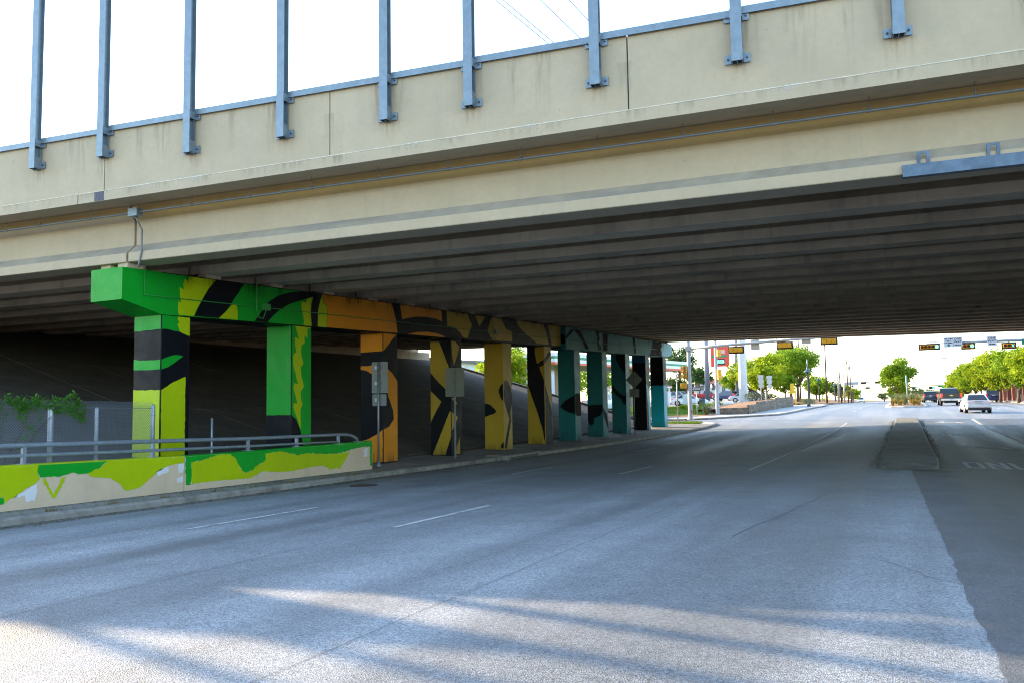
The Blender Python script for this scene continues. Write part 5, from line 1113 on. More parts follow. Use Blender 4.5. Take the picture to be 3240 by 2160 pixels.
bw = building('white_warehouse', 'long white building with dark sloping roof edge beyond the slope', -70, -50.5, 98, 125, 1.6, 8.2, pm('warehouse_white', (.62, .63, .64), .7, .05, 1), [])
mb = MB(); mb.hexa([(-10.6, -.6, 7.8), (10.6, -.6, 5.6), (10.6, 27, 5.6), (-10.6, 27, 7.8), (-10.6, -.6, 8.25), (10.6, -.6, 6.05), (10.6, 27, 6.05), (-10.6, 27, 8.25)]); mb.build('roof', pm('dark_metal_roof', (.12, .11, .11), .6, .1, 2), bw)
mb = MB(); mb.box(-9.75, 9.75, -.05, -.004, -1, 3.6); mb.build('lower_wall', pm('warehouse_grey_base', (.22, .21, .22), .8, .08, 1), bw)
# brick storefront behind the right hand trees
M_brick = pm('storefront_brick', (.27, .095, .06), .85, .22, 2.5, .3, 14); M_dark = pm('storefront_dark', (.03, .028, .027), .5, .2, 2)
st = empty('brick_storefront', (14.8, 104, zroad(15, 104) + .15), 0, 'red brick storefront with dark bays behind the right hand trees', 'building')
mb = MB(); mb.box(1.2, 14, 0, 95, -.5, 5.8); mb.build('wall', M_brick, st)
for k in range(14):
    y = 1.5 + k * 6.7
    mb = MB(); mb.box(.75, 1.21, y, y + .9, -.3, 5.9); mb.build('pilaster', M_brick, st)
    mb = MB(); mb.box(1.12, 1.195, y + 1.3, y + 6.2, 0, 3.2); w = mb.build('shop_window', M_dark, st)
    for kk in (0, 1, 2): mb = MB(); mb.box(1.085, 1.115, y + 1.4 + kk * 1.6, y + 2.95 + kk * 1.6, .4, 3.1); mb.build('pane', M_glass, w)
mb = MB(); mb.box(.5, 1.6, -.3, 95.3, 5.8, 6.2); mb.build('cornice', pm('storefront_cornice', (.45, .40, .33), .8, .1, 2), st)
for i, y in enumerate((112.0, 115.5, 120, 125)):
    mb = MB(); mb.tube([(0, 0, 0), (0, 0, .85), (0, 0, .95)], [.13, .13, .06], 10); tag(mb.build('bollard', M_galv, None, True, (13.45 + .1 * i, y, zroad(13.4, y) + .15)), ['bollard nearest the frame edge on the right sidewalk', 'second bollard on the right sidewalk before the brick shop', 'third bollard on the right sidewalk, behind two others', 'farthest bollard on the right sidewalk near the minivan'][i], 'bollard', 'bollards on the right sidewalk')

# ================================================================== VEHICLES
M_tyre = pm('tyre_rubber', (.018, .018, .018), .85, .15, 12); M_rim = pm('alloy_rim', (.42, .43, .45), .35, .1, 8, metallic=.7); M_trim = pm('black_trim', (.02, .02, .022), .55, .1, 8); M_tail = pm('tail_lamp_red', (.50, .015, .02), .2, .1, 8, emit=(1, .05, .05), estr=.25); M_head = pm('head_lamp', (.75, .75, .72), .15, .1, 6); M_plate = pm('number_plate', (.55, .56, .56), .5, .1, 12); M_chrome = pm('chrome', (.62, .63, .64), .2, .05, 5, metallic=.9); M_cglass = pm('car_glass', (.025, .035, .04), .06, .1, 2, spec=.8); M_amber = pm('amber_lamp', (.6, .22, .02), .25, .1, 8)
def carpaint(n, c, r=.28): return pm('paint_' + n, c, r, .03, 2, coat=.6, spec=.5)
def car(name, label, loc, rz, L, W, H, paintm, kind='sedan', group=None, cat='car', emblem=False):
    o = empty(name, loc, rz, label, cat, group); hw = W / 2
    zb = {'sedan': .20, 'suv': .30, 'van': .26, 'pickup': .48}[kind]; belt = {'sedan': .62, 'suv': .62, 'van': .58, 'pickup': .68}[kind] * H
    hood = {'sedan': .60, 'suv': .60, 'van': .55, 'pickup': .66}[kind] * H
    if kind == 'sedan': st = [(-.5, zb + .18, belt - .12, .84), (-.488, zb + .08, belt + .04, .92), (-.40, zb, belt + .08, .98), (-.2, zb, belt + .02, 1), (.1, zb, belt, 1), (.26, zb, hood, .99), (.42, zb + .02, hood - .1, .94), (.485, zb + .06, hood - .22, .85), (.5, zb + .12, hood - .32, .76)]
    elif kind == 'pickup': st = [(-.5, zb + .15, belt - .02, .95), (-.492, zb + .1, belt + .03, .985), (-.2, zb, belt + .03, 1), (.1, zb, belt, 1), (.28, zb, hood, .995), (.46, zb + .02, hood - .05, .96), (.5, zb + .1, hood - .2, .9)]
    else: st = [(-.5, zb + .15, belt - .1, .88), (-.49, zb + .05, belt, .95), (-.4, zb, belt + .01, .99), (.1, zb, belt, 1), (.26, zb, hood, .99), (.42, zb, hood - .1, .95), (.485, zb + .06, hood - .22, .86), (.5, zb + .14, hood - .34, .78)]
    mb = MB(); rs = []
    for f, zl, zt, wf in st:
        w = hw * wf; dz = zt - zl
        half = [(.8 * w, zl), (.97 * w, zl + .1 * dz), (w, zl + .38 * dz), (.985 * w, zl + .72 * dz), (.94 * w, zt - .03), (.82 * w, zt), (.3 * w, zt + .015)]
        rs.append([(x, f * L, z) for x, z in half] + [(-x, f * L, z) for x, z in half[::-1]])
    mb.rings(rs); body = mb.build('body', paintm, o); autosmooth(body, 38)
    # cabin
    G = {'sedan': (-.37, -.22, .04, .235), 'suv': (-.475, -.40, .05, .24), 'van': (-.485, -.43, .10, .34), 'pickup': (-.10, -.06, .12, .26)}[kind]
    bw_, tw = hw * .93, hw * (.70 if kind == 'sedan' else .80); zt = H
    zr_ = belt + (.06 if kind == 'sedan' else 0); zf_ = hood - .0
    V = {'rb': (G[0] * L, zr_ - .02), 'rt': (G[1] * L, zt - .02), 'ft': (G[2] * L, zt - .01), 'fb': (G[3] * L, zf_ - .02)}
    mid = ((V['rt'][0] + V['ft'][0]) / 2, zt + .02)
    pr = [(V['rb'], bw_), (V['rt'], tw), (mid, tw), (V['ft'], tw), (V['fb'], bw_ * .97)]
    mb = MB(); vsR = [(w, y, z) for (y, z), w in pr]; vsL = [(-w, y, z) for (y, z), w in pr]
    mb.add(vsR + vsL, [(0, 1, 2, 3, 4), (9, 8, 7, 6, 5), (0, 5, 6, 1), (1, 6, 7, 2), (2, 7, 8, 3), (3, 8, 9, 4)])
    cab = mb.build('cabin', paintm, o)
    def win(name, quad, inset, off, parent=o):
        c = sum((Vector(p) for p in quad), Vector()) / 4; n = (Vector(quad[1]) - Vector(quad[0])).cross(Vector(quad[2]) - Vector(quad[1])).normalized()
        if n.dot(c - Vector((0, 0, zt * .7))) < 0: n = -n
        pts = [c + (Vector(p) - c) * inset + n * off for p in quad]; q = [p + n * .004 for p in pts]
        mb = MB(); mb.rings([pts, q]); return mb.build(name, M_cglass, parent)
    P = lambda k, s: (s * dict(rb=bw_, rt=tw, ft=tw, fb=bw_ * .97)[k], *V[k])
    win('rear_window', [P('rb', -1), P('rb', 1), P('rt', 1), P('rt', -1)], .84, .004)
    win('windshield', [P('fb', -1), P('fb', 1), P('ft', 1), P('ft', -1)], .86, .004)
    for s in (-1, 1):
        n_ = 2 if kind in ('sedan', 'pickup') else 3
        for k in range(n_):
            a, b = k / n_, (k + 1) / n_
            lo = lambda f: Vector(P('rb', s)) * (1 - f) + Vector(P('fb', s)) * f; hi = lambda f: Vector(P('rt', s)) * (1 - f) + Vector(P('ft', s)) * f
            win('side_window', [lo(a + .02), lo(b - .02), hi(b - .01), hi(a + .01)], .84, .005)
        mb = MB(); mb.cbox(min(s * hw, s * (hw + .17)), max(s * hw, s * (hw + .17)), G[3] * L - .35, G[3] * L - .22, belt - .02, belt + .13, .03); mb.build('mirror', paintm if kind == 'sedan' else M_trim, o)
    r = {'sedan': .32, 'suv': .36, 'van': .34, 'pickup': .40}[kind]
    for fy in (-.31 if kind != 'pickup' else -.30, .31):
        for s in (-1, 1):
            mb = MB(); mb.tube([(s * (hw - .02), fy * L, r), (s * (hw + .006), fy * L, r)], r * 1.17, 18); mb.build('wheel_arch', M_trim, o)
            mb = MB(); mb.tube([(s * (hw - .22), fy * L, r), (s * (hw - .19), fy * L, r), (s * (hw - .0), fy * L, r), (s * (hw + .02), fy * L, r)], [r * .9, r, r, r * .92], 20); wh = mb.build('tyre', M_tyre, o, True)
            mb = MB(); mb.tube([(s * (hw + .015), fy * L, r), (s * (hw + .028), fy * L, r)], [r * .66, r * .6], 14); mb.build('rim', M_rim, wh)
    yb = -.5 * L
    # rear lamps, bumper, plate
    if kind == 'sedan':
        for s in (-1, 1):
            mb = MB(); mb.hexa([(s * hw * .50, yb + .02, belt - .14), (s * hw * .90, yb + .10, belt - .17), (s * hw * .95, yb + .35, belt - .13), (s * hw * .5, yb + .1, belt - .14), (s * hw * .46, yb + .0, belt - .05), (s * hw * .88, yb + .06, belt + .0), (s * hw * .96, yb + .38, belt - .03), (s * hw * .46, yb + .1, belt - .05)]); mb.build('tail_light', M_tail, o)
        mb = MB(); mb.cbox(-hw * .86, hw * .86, yb - .035, yb + .2, zb + .02, zb + .22, .03); mb.build('lower_bumper', M_trim, o)
        mb = MB(); mb.cbox(-hw * .93, hw * .93, yb - .03, yb + .25, zb + .225, zb + .42, .05); mb.build('bumper', paintm, o)
        mb = MB(); mb.box(-.26, .26, yb - .012, yb + .05, belt - .19, belt - .07); mb.build('number_plate', M_plate, o)
        mb = MB(); mb.box(-.3, .3, yb + .03, yb + .12, belt + .0, belt + .03); mb.build('spoiler_lip', M_trim, o)
    else:
        hgt = .42 if kind == 'pickup' else .5
        for s in (-1, 1):
            mb = MB(); mb.cbox(min(s * hw * .80, s * hw * .985), max(s * hw * .80, s * hw * .985), yb - .012, yb + .2, belt - (.40 if kind == 'pickup' else .2), belt + (.02 if kind == 'pickup' else .22), .02); mb.build('tail_light', M_tail, o)
        bm_ = M_chrome if kind == 'pickup' else paintm
        mb = MB(); mb.cbox(-hw * .97, hw * .97, yb - .13 if kind == 'pickup' else yb - .04, yb + .25, zb + .06, zb + .30, .04); mb.build('bumper', bm_, o)
        mb = MB(); mb.box(-.17, .17, yb - .155 if kind == 'pickup' else yb - .03, yb - .02, (zb + .1) if kind == 'pickup' else belt - .12, (zb + .25) if kind == 'pickup' else belt + .02); mb.build('number_plate', M_plate, o)
        if kind == 'pickup':
            mb = MB(); mb.cbox(-hw * .79, hw * .79, yb - .02, yb + .04, zb + .36, belt + .04, .02); tg = mb.build('tailgate', paintm, o)
            if emblem:
                mb = MB(); mb.add([(x, yb - .03, belt - .22 + z) for x, z in ((-.2, -.01), (-.08, -.015), (-.065, -.06), (.09, -.06), (.08, -.015), (.2, -.005), (.18, .045), (.065, .05), (.05, .085), (-.095, .085), (-.085, .045), (-.2, .04))], [tuple(range(12))]); mb.build('emblem', pm('gold_emblem', (.65, .55, .25), .3, .05, 5, metallic=.6), tg)
            mb = MB(); mb.box(-hw * .6, hw * .6, yb + .3, .35 * L, zb - .18, zb + .05); mb.build('underbody', M_trim, o)
        else:
            mb = MB(); mb.cbox(-hw * .9, hw * .9, yb - .045, yb + .1, zb + .0, zb + .12, .02); mb.build('lower_bumper', M_trim, o)
            mb = MB(); mb.box(-.45, .45, yb - .02, yb + .02, belt + .05, belt + .08); mb.build('trim_bar', M_chrome, o)
    yf = .5 * L
    for s in (-1, 1):
        mb = MB(); mb.hexa([(s * hw * .45, yf - .1, hood - .36), (s * hw * .84, yf - .22, hood - .35), (s * hw * .88, yf - .5, hood - .3), (s * hw * .45, yf - .3, hood - .3), (s * hw * .45, yf - .09, hood - .22), (s * hw * .84, yf - .2, hood - .2), (s * hw * .87, yf - .5, hood - .17), (s * hw * .45, yf - .3, hood - .2)]); mb.build('headlight', M_head, o)
    mb = MB(); mb.cbox(-hw * .55, hw * .55, yf - .12, yf + .015, zb + .16, hood - .38, .02); mb.build('grille', M_trim, o)
    return o
W_ = carpaint('white', (.72, .73, .74)); K_ = carpaint('black', (.012, .012, .014)); B_ = carpaint('navy', (.015, .03, .10)); S_ = carpaint('silver', (.42, .43, .44)); RD = carpaint('red', (.35, .012, .015)); DB = carpaint('midnight', (.02, .025, .05))
def rl(x, y): return (x, y, zroad(x, y))
car('white_sedan', 'white sedan driving away just beyond the median tip', rl(5.0, 75.1), R(4), 4.5, 1.82, 1.48, W_, 'sedan')
car('black_pickup', 'black pickup truck with chrome bumper and gold tailgate emblem', rl(4.3, 101.0), R(2), 5.9, 2.03, 1.92, K_, 'pickup', cat='pickup truck', emblem=True)
car('dark_suv', 'dark SUV half hidden left of the black pickup', rl(3.2, 138), R(4), 4.7, 1.86, 1.72, DB, 'suv', cat='SUV')
car('navy_minivan', 'navy minivan ahead of the white sedan by the right kerb', rl(11.2, 136), R(3), 5.0, 1.98, 1.78, B_, 'van', cat='minivan')
car('white_car', 'white car with headlights coming towards us far down the road', rl(-12.4, 268), R(180), 4.6, 1.9, 1.6, W_, 'suv')
def ll(x, y): return (x, y, zlot(x, y) + .02)
car('white_sedan', 'white sedan parked side on in the fuel station lot', ll(-25.5, 104.5), R(-82), 4.8, 1.85, 1.46, W_, 'sedan')
car('blue_suv', 'dark blue SUV between the two slate sign poles', ll(-29.2, 146), R(72), 4.5, 1.85, 1.7, B_, 'suv', cat='SUV')
car('silver_suv', 'boxy silver SUV parked behind the white sedan', ll(-37.2, 147), R(-85), 4.4, 1.85, 1.8, S_, 'van', cat='SUV')
car('red_pickup', 'long red pickup truck behind the left slate pole', ll(-37.0, 166), R(-85), 5.8, 2.0, 1.95, RD, 'pickup', cat='pickup truck')
car('dark_car', 'dark car at the left edge of the lot behind the last pier', ll(-31.8, 113), R(30), 4.5, 1.8, 1.45, DB, 'sedan')
car('white_suv', 'white SUV behind the pale monopole', ll(-26.5, 160), R(-70), 4.8, 1.9, 1.8, W_, 'suv', cat='SUV')
car('blue_car', 'blue car parked right of the pale monopole', ll(-22.6, 138), R(-75), 4.5, 1.8, 1.5, B_, 'sedan')
car('dark_suv', 'dark SUV deep in the lot right of the second slate pole', ll(-30.5, 176), R(85), 4.7, 1.85, 1.75, K_, 'suv', cat='SUV')
car('grey_car', 'pale grey car nose showing right of the monopole foot', ll(-21.9, 124), R(-80), 4.4, 1.8, 1.42, S_, 'sedan')
car('white_truck', 'white utility truck seen between two teal piers', ll(-28.3, 78.5), R(-5), 5.6, 2.0, 2.1, W_, 'pickup', cat='pickup truck')
car('dark_truck', 'dark flatbed pickup parked behind the second teal pier', ll(-37.5, 92), R(10), 5.8, 2.0, 1.9, K_, 'pickup', cat='pickup truck')
# ================================================================== TREES AND PLANTS
M_bark = pm('tree_bark', (.13, .095, .065), .95, .3, 4, .5, 18)
LM = {'lime': leaf_mat('leaf_yellow_green', (.13, .24, .008), (.44, .50, .018), .52), 'mid': leaf_mat('leaf_mid_green', (.085, .20, .012), (.31, .43, .018), .5), 'dark': leaf_mat('leaf_dark_green', (.016, .058, .014), (.06, .13, .022), .3), 'olive': leaf_mat('leaf_grey_olive', (.09, .12, .055), (.20, .22, .10), .3)}
def tree(label, x, y, top, r, base, mat='mid', name='tree', seed=0, n=3600, leafs=.2, z0=None, rz=None, group=None, lean=0.0, nclump=32):
    r *= 1.14
    rg = random.Random(seed * 31 + 5); z0 = zlot(x, y) if z0 is None else z0
    o = empty(name, (x, y, z0), 0, label, 'tree', group); H = top - z0; cb = base - z0; czz = (H + cb) / 2; rz = rz or (H - cb) / 2
    clumps = []
    for k in range(nclump):
        d = Vector((rg.gauss(0, 1), rg.gauss(0, 1), rg.gauss(0, 1))).normalized(); f = rg.uniform(.45, .88)
        clumps.append((Vector((d.x * r * f, d.y * r * f, czz + d.z * rz * f)), rg.uniform(.28, .46) * min(r, rz) * (1.15 - .3 * f)))
    clumps.append((Vector((0, 0, czz)), min(r, rz) * .5))
    mb = MB(); tot = sum(c[1] ** 2 for c in clumps)
    for c, cr in clumps:
        leafball(mb, c, cr, int(n * cr * cr / tot), leafs, rg, (1.1, 1.1, .8), .5)
    for k in range(int(n * .05)):     # stray leaves that fray the outline
        d = Vector((rg.gauss(0, 1), rg.gauss(0, 1), rg.gauss(0, 1))).normalized(); leaf(mb, Vector((d.x * r, d.y * r, czz + d.z * rz)) * rg.uniform(.9, 1.06), leafs * .8, rg)
    mb.build('crown', LM[mat], o)
    mb = MB(); tr = max(.1, r * .055)
    mb.tube([(0, 0, -.1), (.02, .03, cb * .5), (lean * .5, 0, cb), (lean, 0, czz + rz * .3)], [tr * 1.25, tr, tr * .85, tr * .3], 8)
    mb.build('trunk', M_bark, o, True)
    mb = MB()
    for c, cr in clumps[:12]:
        s = Vector((lean * .4, 0, cb * rg.uniform(.75, 1.05))); m = (s + c) * .5 + Vector((0, 0, -.08 * r)); mb.tube([s, m, c], [tr * .5, tr * .33, tr * .12], 5)
    mb.build('limbs', M_bark, o, True)
    return o
T = [
 ('yellow green tree left in the big clump behind the stone wall', -21.8, 140, 10.2, 3.9, 3.8, 'lime', 6500), ('low bright tree at the foot of the big clump', -19.6, 130, 8.0, 2.8, 3.2, 'lime', 4200),
 ('tall dark tree right in the big clump by the first street lamp', -17.2, 150, 11.4, 3.7, 4.4, 'mid', 6000), ('tall tree topping the big clump behind the signal', -20.2, 165, 13.4, 4.6, 5.4, 'mid', 6000), ('round tree at the left edge of the big clump', -25.2, 150, 10.2, 3.6, 3.6, 'lime', 4500),
 ('small mid green tree under the big clump', -17.8, 138, 6.2, 1.8, 3.0, 'mid', 1800),
 ('low tree right of the first street lamp', -16.9, 186, 6.4, 2.6, 2.8, 'mid', 2400), ('second low tree beyond the street lamps', -19.3, 205, 7.4, 3.3, 2.9, 'mid', 2600), ('dark small tree at the end of the lamp row', -16.4, 224, 6.0, 2.2, 2.4, 'dark', 1500), ('low far tree left of the distant mast', -16.2, 245, 5.2, 2.6, 1.6, 'lime', 1500), ('far round tree behind the crossarm pole', -13.8, 232, 5.6, 2.3, 1.8, 'mid', 1500), ('far bush like tree right of the crossarm pole', -12.2, 222, 4.2, 1.9, 1.2, 'lime', 1300),
 ('tall tree above the fuel canopy', -48.5, 190, 15.6, 4.2, 8.5, 'dark', 4200), ('dark round tree between canopy and slate pole', -39.8, 172, 9.3, 2.8, 4.6, 'dark', 2600), ('bushy tree behind the slate pole', -36.0, 190, 9.0, 3.0, 4.2, 'mid', 2400), ('thin crowned tree right of the price sign', -31.5, 205, 10.5, 2.3, 5.0, 'mid', 1600),
 ('bright tree seen between the mustard piers', -37.4, 74.0, 8.3, 2.5, 1.9, 'lime', 5200), ('green tree seen between the mustard and teal piers', -50.5, 122, 9.8, 3.6, 2.4, 'lime', 3800), ('dark green tree seen between the teal piers', -47.0, 128, 8.8, 3.6, 2.2, 'mid', 3600), ('tree over the white warehouse roof', -68, 140, 14.0, 4.0, 7.0, 'mid', 3000), ('dense tree behind the fuel pumps', -44.0, 140, 8.4, 3.4, 2.4, 'dark', 3000), ('tree under the canopy edge beyond the last pier', -38.5, 150, 7.0, 3.0, 2.4, 'dark', 2600),
]
for i, (lb, x, y, top, r, base, m, n) in enumerate(T): tree(lb, x, y, top, r, base, m, seed=i, n=n, leafs=.23 if y < 160 else .27, group='trees left of the road')
tree('round topped tree standing alone in the median island', -1.1, 133, 8.1, 2.25, 2.6, 'mid', seed=60, n=7000, leafs=.19, z0=zroad(0, 133) + .2, nclump=34)
tree('low shrubby tree behind the lone median tree', -1.7, 160, 4.6, 2.0, 2.0, 'lime', seed=61, n=1500, z0=zroad(0, 160) + .2)
RT = [('nearest street tree cut off by the right frame edge', 13.6, 105, 8.6, 2.9, 3.0), ('street tree right of the green arrow signal', 12.3, 114, 8.5, 2.8, 3.0), ('street tree above the minivan', 11.3, 124, 8.3, 2.7, 2.8), ('street tree behind the white sedan roof', 10.6, 135, 8.1, 2.7, 2.8), ('street tree right of the pickup', 10.0, 147, 7.8, 2.6, 2.7), ('street tree behind the black pickup cab', 9.5, 159, 7.3, 2.6, 2.4), ('farthest street tree tapering the right hand row', 9.2, 172, 6.4, 2.4, 2.0), ('low dark tree at the end of the right hand row', 9.3, 186, 5.0, 2.4, 1.5)]
for i, (lb, x, y, top, r, base) in enumerate(RT): tree(lb, x, y, top, r, base, 'lime' if i % 3 != 1 else 'mid', seed=80 + i, n=6200 if i < 5 else 4000, leafs=.2, z0=zroad(x, y) + .15, group='street trees in a row on the right', rz=None)
for i, (lb, x, y, top, r) in enumerate((('far hazy tree between the median tree and the pickup', 3.4, 228, 4.6, 3.0), ('far hazy tree left of the dark SUV', 6.4, 240, 4.2, 3.0), ('far low tree beyond the island grass', -.4, 245, 3.6, 2.4), ('far pale tree beyond the white car', -7.0, 320, 3.4, 2.6))): tree(lb, x, y, top, r, .6, 'olive', seed=110 + i, n=1300, leafs=.25, z0=zroad(x, y), group='far trees down the road')
# shrubs
def shrub(label, x, y, r, h, mat, seed, n=500, leafs=.09, z=None, cat='shrub'):
    rg = random.Random(seed); o = empty('shrub', (x, y, zlot(x, y) if z is None else z), 0, label, cat, 'shrubs')
    mb = MB()
    for k in range(7): leafball(mb, (rg.uniform(-.5, .5) * r, rg.uniform(-.5, .5) * r, h * rg.uniform(.35, .62)), min(r, h) * .5, n // 7, leafs, rg, (1.2, 1.2, .8), .6)
    mb.build('foliage', LM[mat], o)
    mb = MB()
    for k in range(5): mb.tube([(0, 0, -.05), (rg.uniform(-.4, .4) * r, rg.uniform(-.4, .4) * r, h * .55)], [.03, .012], 5)
    mb.build('stems', M_bark, o); return o
bz = lambda x, y: zroad(max(x, -16), y) + .15 + lerp(y, [(74, .42), (80, .75), (92, .95), (106, 1.0)])
for i, (x, y, r, h, m, lb) in enumerate(((-15.1, 92, 1.3, 1.15, 'olive', 'large grey green shrub on the mulch bed behind the wall'), (-14.2, 98, .9, .9, 'olive', 'smaller grey green shrub right on the mulch bed'), (-12.0, 116, 1.5, 1.2, 'olive', 'wide grey green shrub beyond the end of the wall'), (-12.6, 122, 1.1, 1.0, 'olive', 'grey green shrub behind the yellow signs'))): shrub(lb, x, y, r, h, m, 200 + i, 700, .085, bz(x, y) - .1 if y < 106 else None)
for i, (x, y, r, h, m, lb) in enumerate(((-21.2, 88, .8, .8, 'lime', 'bright rounded shrub left of the pedestal pole'), (-20.0, 90, .9, .85, 'lime', 'bright rounded shrub right of the pedestal pole'), (-19.4, 94, .9, 1.0, 'mid', 'darker shrub beside the pale monopole'), (-25.0, 90, .7, .7, 'lime', 'bright shrub in front of the white sedan wheel'), (-27.5, 89, .8, .8, 'mid', 'shrub in front of the white sedan trunk'), (-23.0, 91, .6, .6, 'lime', 'small bright shrub left of the one way sign'), (-15.2, 178, 1.6, 1.4, 'mid', 'dark shrub at the foot of the second street lamp'), (13.6, 101, .9, 1.0, 'lime', 'bright shrub on the right sidewalk at the frame edge'), (14.3, 104, 1.0, .7, 'olive', 'low shrub beside the bright one at the right frame edge'))): shrub(lb, x, y, r, h, m, 230 + i, 520, .075, zroad(x, y) + .15 if x > 0 else None)
# pale boulder
mb = MB(); rg = random.Random(4); rs = []
for k, (z, f) in enumerate(((-.1, .9), (.15, 1.0), (.4, .8), (.55, .45), (.6, .1))): rs.append([((f * 1.1 + rg.uniform(-.08, .08)) * math.cos(R(a)), (f * .7 + rg.uniform(-.06, .06)) * math.sin(R(a)), z) for a in range(0, 360, 40)])
mb.rings(rs); o = mb.build('boulder', pm('pale_limestone', (.62, .58, .50), .9, .15, 3, .4, 12), None, True, (-19.2, 97, zlot(-19.2, 97))); tag(o, 'pale rounded boulder beside the monopole foot', 'boulder')
# grasses: tufts of arching blades
def tuft_mesh(name, mat, seed, n, h, spread, w):
    rg = random.Random(seed); mb = MB()
    for k in range(n):
        a = rg.uniform(0, 6.283); l = h * rg.uniform(.6, 1.1); b = spread * rg.uniform(.3, 1); r0 = rg.uniform(0, .12) * spread
        d = Vector((math.cos(a), math.sin(a), 0)); sd = Vector((-d.y, d.x, 0)) * w * .5; p = [d * r0, d * (r0 + b * .35) + Vector((0, 0, l * .65)), d * (r0 + b) + Vector((0, 0, l * (.95 if rg.random() < .5 else .75)))]
        mb.add([p[0] - sd, p[0] + sd, p[1] + sd * .8, p[1] - sd * .8, p[2]], [(0, 1, 2, 3), (3, 2, 4)])
    return mb.mesh(name, mat)
M_gold = leaf_mat('golden_grass', (.20, .17, .04), (.52, .36, .07), .4); M_ggreen = leaf_mat('grey_green_grass', (.12, .17, .06), (.28, .30, .12), .35); M_agave = leaf_mat('agave_leaf', (.10, .15, .08), (.24, .28, .14), .2)
tm = [tuft_mesh('golden_tuft', M_gold, 1, 170, 1.0, .8, .03), tuft_mesh('green_tuft', M_ggreen, 2, 190, 1.25, .8, .03), tuft_mesh('golden_tuft', M_gold, 3, 170, .75, .6, .03)]
gl = random.Random(9); TL = ['golden grass tuft at the near left tip of the island', 'golden grass tuft at the near right tip of the island', 'grey green grass clump directly behind the island sign post foot', 'golden tuft just left of the island sign post', 'golden tuft just right of the island sign post']
spots = [(-1.25, 92.3, 0), (1.2, 93.6, 2), (-.2, 97, 1), (-.5, 93.3, 2), (.75, 93.0, 2)] + [(gl.uniform(-1.5, 1.5), 94.5 + k * .95, gl.choice((0, 1, 1, 2))) for k in range(26)]
for i, (x, y, k) in enumerate(spots):
    o = link('grass_tuft', tm[k], None, (x, y, zroad(0, y) + .19), (0, 0, gl.uniform(0, 6))); sc_ = gl.uniform(.8, 1.2); o.scale = (sc_, sc_, sc_)
    tag(o, TL[i] if i < 5 else 'grass tuft in the mixed stand behind the island sign post', 'grass tuft', 'ornamental grasses on the island')
ag = tuft_mesh('agave', M_agave, 5, 110, 1.15, 1.15, .07); o = link('agave', ag, None, (-16.5, 73.8, zlot(-16.5, 73.8) - .02)); tag(o, 'spiky grey green agave beside the pedestal pole', 'agave')
# lawn blades, one mass each
def blades(name, pts_fn, n, h, w, mat, label, seed):
    rg = random.Random(seed); mb = MB()
    for k in range(n):
        x, y, z = pts_fn(rg); a = rg.uniform(0, 6.28); d = Vector((math.cos(a), math.sin(a), 0)) * w; l = h * rg.uniform(.5, 1.2); le = Vector((rg.uniform(-.4, .4) * l, rg.uniform(-.4, .4) * l, l)); p = Vector((x, y, z))
        mb.add([p - d, p + d, p + le], [(0, 1, 2)])
    o = mb.build(name, mat); tag(o, label, 'grass', None, 'stuff'); return o
M_blade = leaf_mat('lawn_blade', (.06, .14, .01), (.19, .28, .02), .4)
def in_poly(x, y, P):
    c = False; j = len(P) - 1
    for i in range(len(P)):
        if (P[i][1] > y) != (P[j][1] > y) and x < (P[j][0] - P[i][0]) * (y - P[i][1]) / (P[j][1] - P[i][1]) + P[i][0]: c = not c
        j = i
    return c
def pick(P, zf, bx):
    def f(rg):
        while True:
            x, y = rg.uniform(bx[0], bx[1]), rg.uniform(bx[2], bx[3])
            if in_poly(x, y, P): return x, y, zf(x, y)
    return f
blades('verge_grass', pick(GS, lambda x, y: zroad(x, y) + .165, (-24, -14, 60.3, 64.2)), 16000, .13, .012, M_blade, 'bright grass strip on the corner beyond the last pier', 1)
LW = [(-34, 72.2), (-17, 73.4), (-16.6, 76), (-20, 84), (-21, 96), (-24, 98.5), (-34, 98.5)]
blades('lawn_grass', pick(LW, lambda x, y: zlot(x, y) + .02, (-34, -16, 72, 99)), 26000, .13, .02, M_blade, 'sunlit lawn in front of the fuel station', 2)
# weeds and litter along the kerbs
M_dry = leaf_mat('dry_weeds', (.16, .11, .04), (.30, .24, .09), .3)
def kerbline(rg):
    y = rg.uniform(5, 22); y = y + .35 * math.sin(y * 5); return xk(y) - .17 + rg.gauss(0, .03), y, zroad(xk(y), y) + .15
blades('kerb_weeds', kerbline, 900, .07, .006, M_dry, 'dry weeds growing in the joint behind the left kerb', 3)
def pebbles(name, fn, n, s0, s1, mat, label, seed):
    rg = random.Random(seed); mb = MB()
    for k in range(n):
        x, y, z = fn(rg); s = rg.uniform(s0, s1); q = [Vector((rg.uniform(-1, 1), rg.uniform(-1, 1), 0)).normalized() * s for _ in range(1)]
        a = rg.uniform(0, 6.28); P = [Vector((x + s * math.cos(a + t), y + s * math.sin(a + t) * .7, z + .002)) for t in (0, 1.6, 3.1, 4.7)]; tp = Vector((x, y, z + s * .8))
        mb.add(P + [tp], [(0, 1, 4), (1, 2, 4), (2, 3, 4), (3, 0, 4)])
    o = mb.build(name, mat); tag(o, label, 'gravel', None, 'stuff'); return o
M_peb = pm('loose_gravel', (.24, .22, .19), .9, .5, 20); M_lit = pm('leaf_litter', (.13, .11, .08), .95, .5, 25)
def gut(rg): y = rg.uniform(4, 57); return xk(y) + .06 + abs(rg.gauss(0, .22)), y, zroad(xk(y), y) + .008
pebbles('gutter_gravel', gut, 2600, .006, .025, M_peb, 'loose grit and pebbles lying in the left gutter', 4)
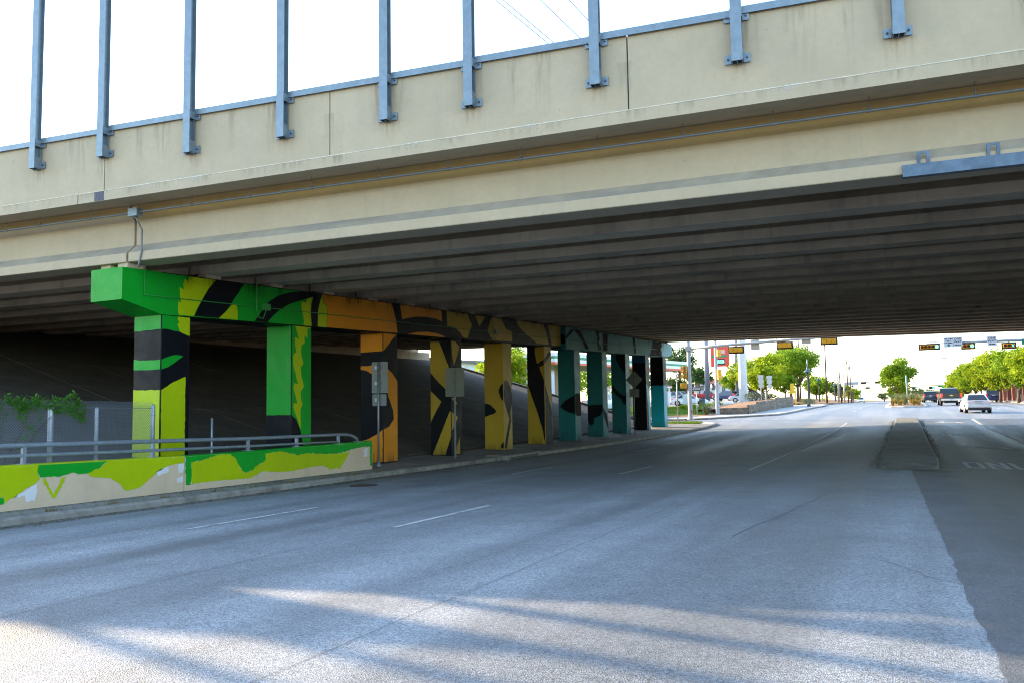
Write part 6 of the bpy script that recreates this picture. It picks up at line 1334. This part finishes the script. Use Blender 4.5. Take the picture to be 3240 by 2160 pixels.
def medl(rg): y = rg.uniform(21.8, 60); s = rg.choice((-1, 1)); return s * (.75 + abs(rg.gauss(0, .11))), y, zroad(0, y) + .015
pebbles('median_debris', medl, 1500, .01, .03, M_lit, 'leaf litter and grit along both sides of the median', 5)
def medn(rg): return rg.gauss(.1, .5), 21.5 - abs(rg.gauss(0, .14)), zroad(0, 21.4) + .015
pebbles('median_nose_debris', medn, 300, .01, .035, M_lit, 'leaf litter banked against the near end of the median', 6)
def scat(rg): x, y = rg.uniform(-13.3, 8), rg.uniform(5, 32); return x, y, zroad(x, y) + .012
pebbles('road_grit', scat, 260, .006, .016, M_peb, 'scattered pebbles on the near road surface', 8)
# silt left in the gutter and at the wall foot
M_silt = stain_mat('gutter_silt', (.11, .085, .055), .9)
for y in frange(3, 34, 1.7):
    x = xk(y); zf = lambda X, Y: zroad(X, Y) + .016
    a, b_ = y - 1.6, y + 1.6; w = rg.uniform(.5, .95)
    stain('silt', (x + w, a, zf(x + w, a)), (x + w, b_, zf(x + w, b_)), (xk(b_) + .02, b_, zf(xk(b_), b_)), (xk(a) + .02, a, zf(xk(a), a)), M_silt, road)
    if y < 20: stain('silt', (-14.35, a, swz(-14.35, a) + .004), (-14.35, b_, swz(-14.35, b_) + .004), (-14.69, b_, swz(-14.69, b_) + .004), (-14.69, a, swz(-14.69, a) + .004), M_silt, road)
# kerb inlet and manhole
mb = MB(); mb.box(-14.6, -13.62, 27.2, 30.2, zroad(-13.8, 28.7) - .05, zroad(-13.8, 28.7) + .20); inl = mb.build('storm_inlet', M_kerb); tag(inl, 'concrete storm inlet set into the left kerb under the bridge', 'storm drain')
mb = MB(); mb.box(-13.66, -13.60, 27.45, 29.95, zroad(-13.8, 28.7) - .0, zroad(-13.8, 28.7) + .13); mb.build('opening', M_black, inl)
mb = MB(); mb.tube([(-12.4, 16.6, zroad(-12.4, 16.6) - .02), (-12.4, 16.6, zroad(-12.4, 16.6) + .012)], .36, 24); tag(mb.build('manhole_cover', pm('rusty_iron', (.10, .07, .055), .8, .3, 20, .5, 60)), 'rusty round manhole cover near the left kerb', 'manhole')
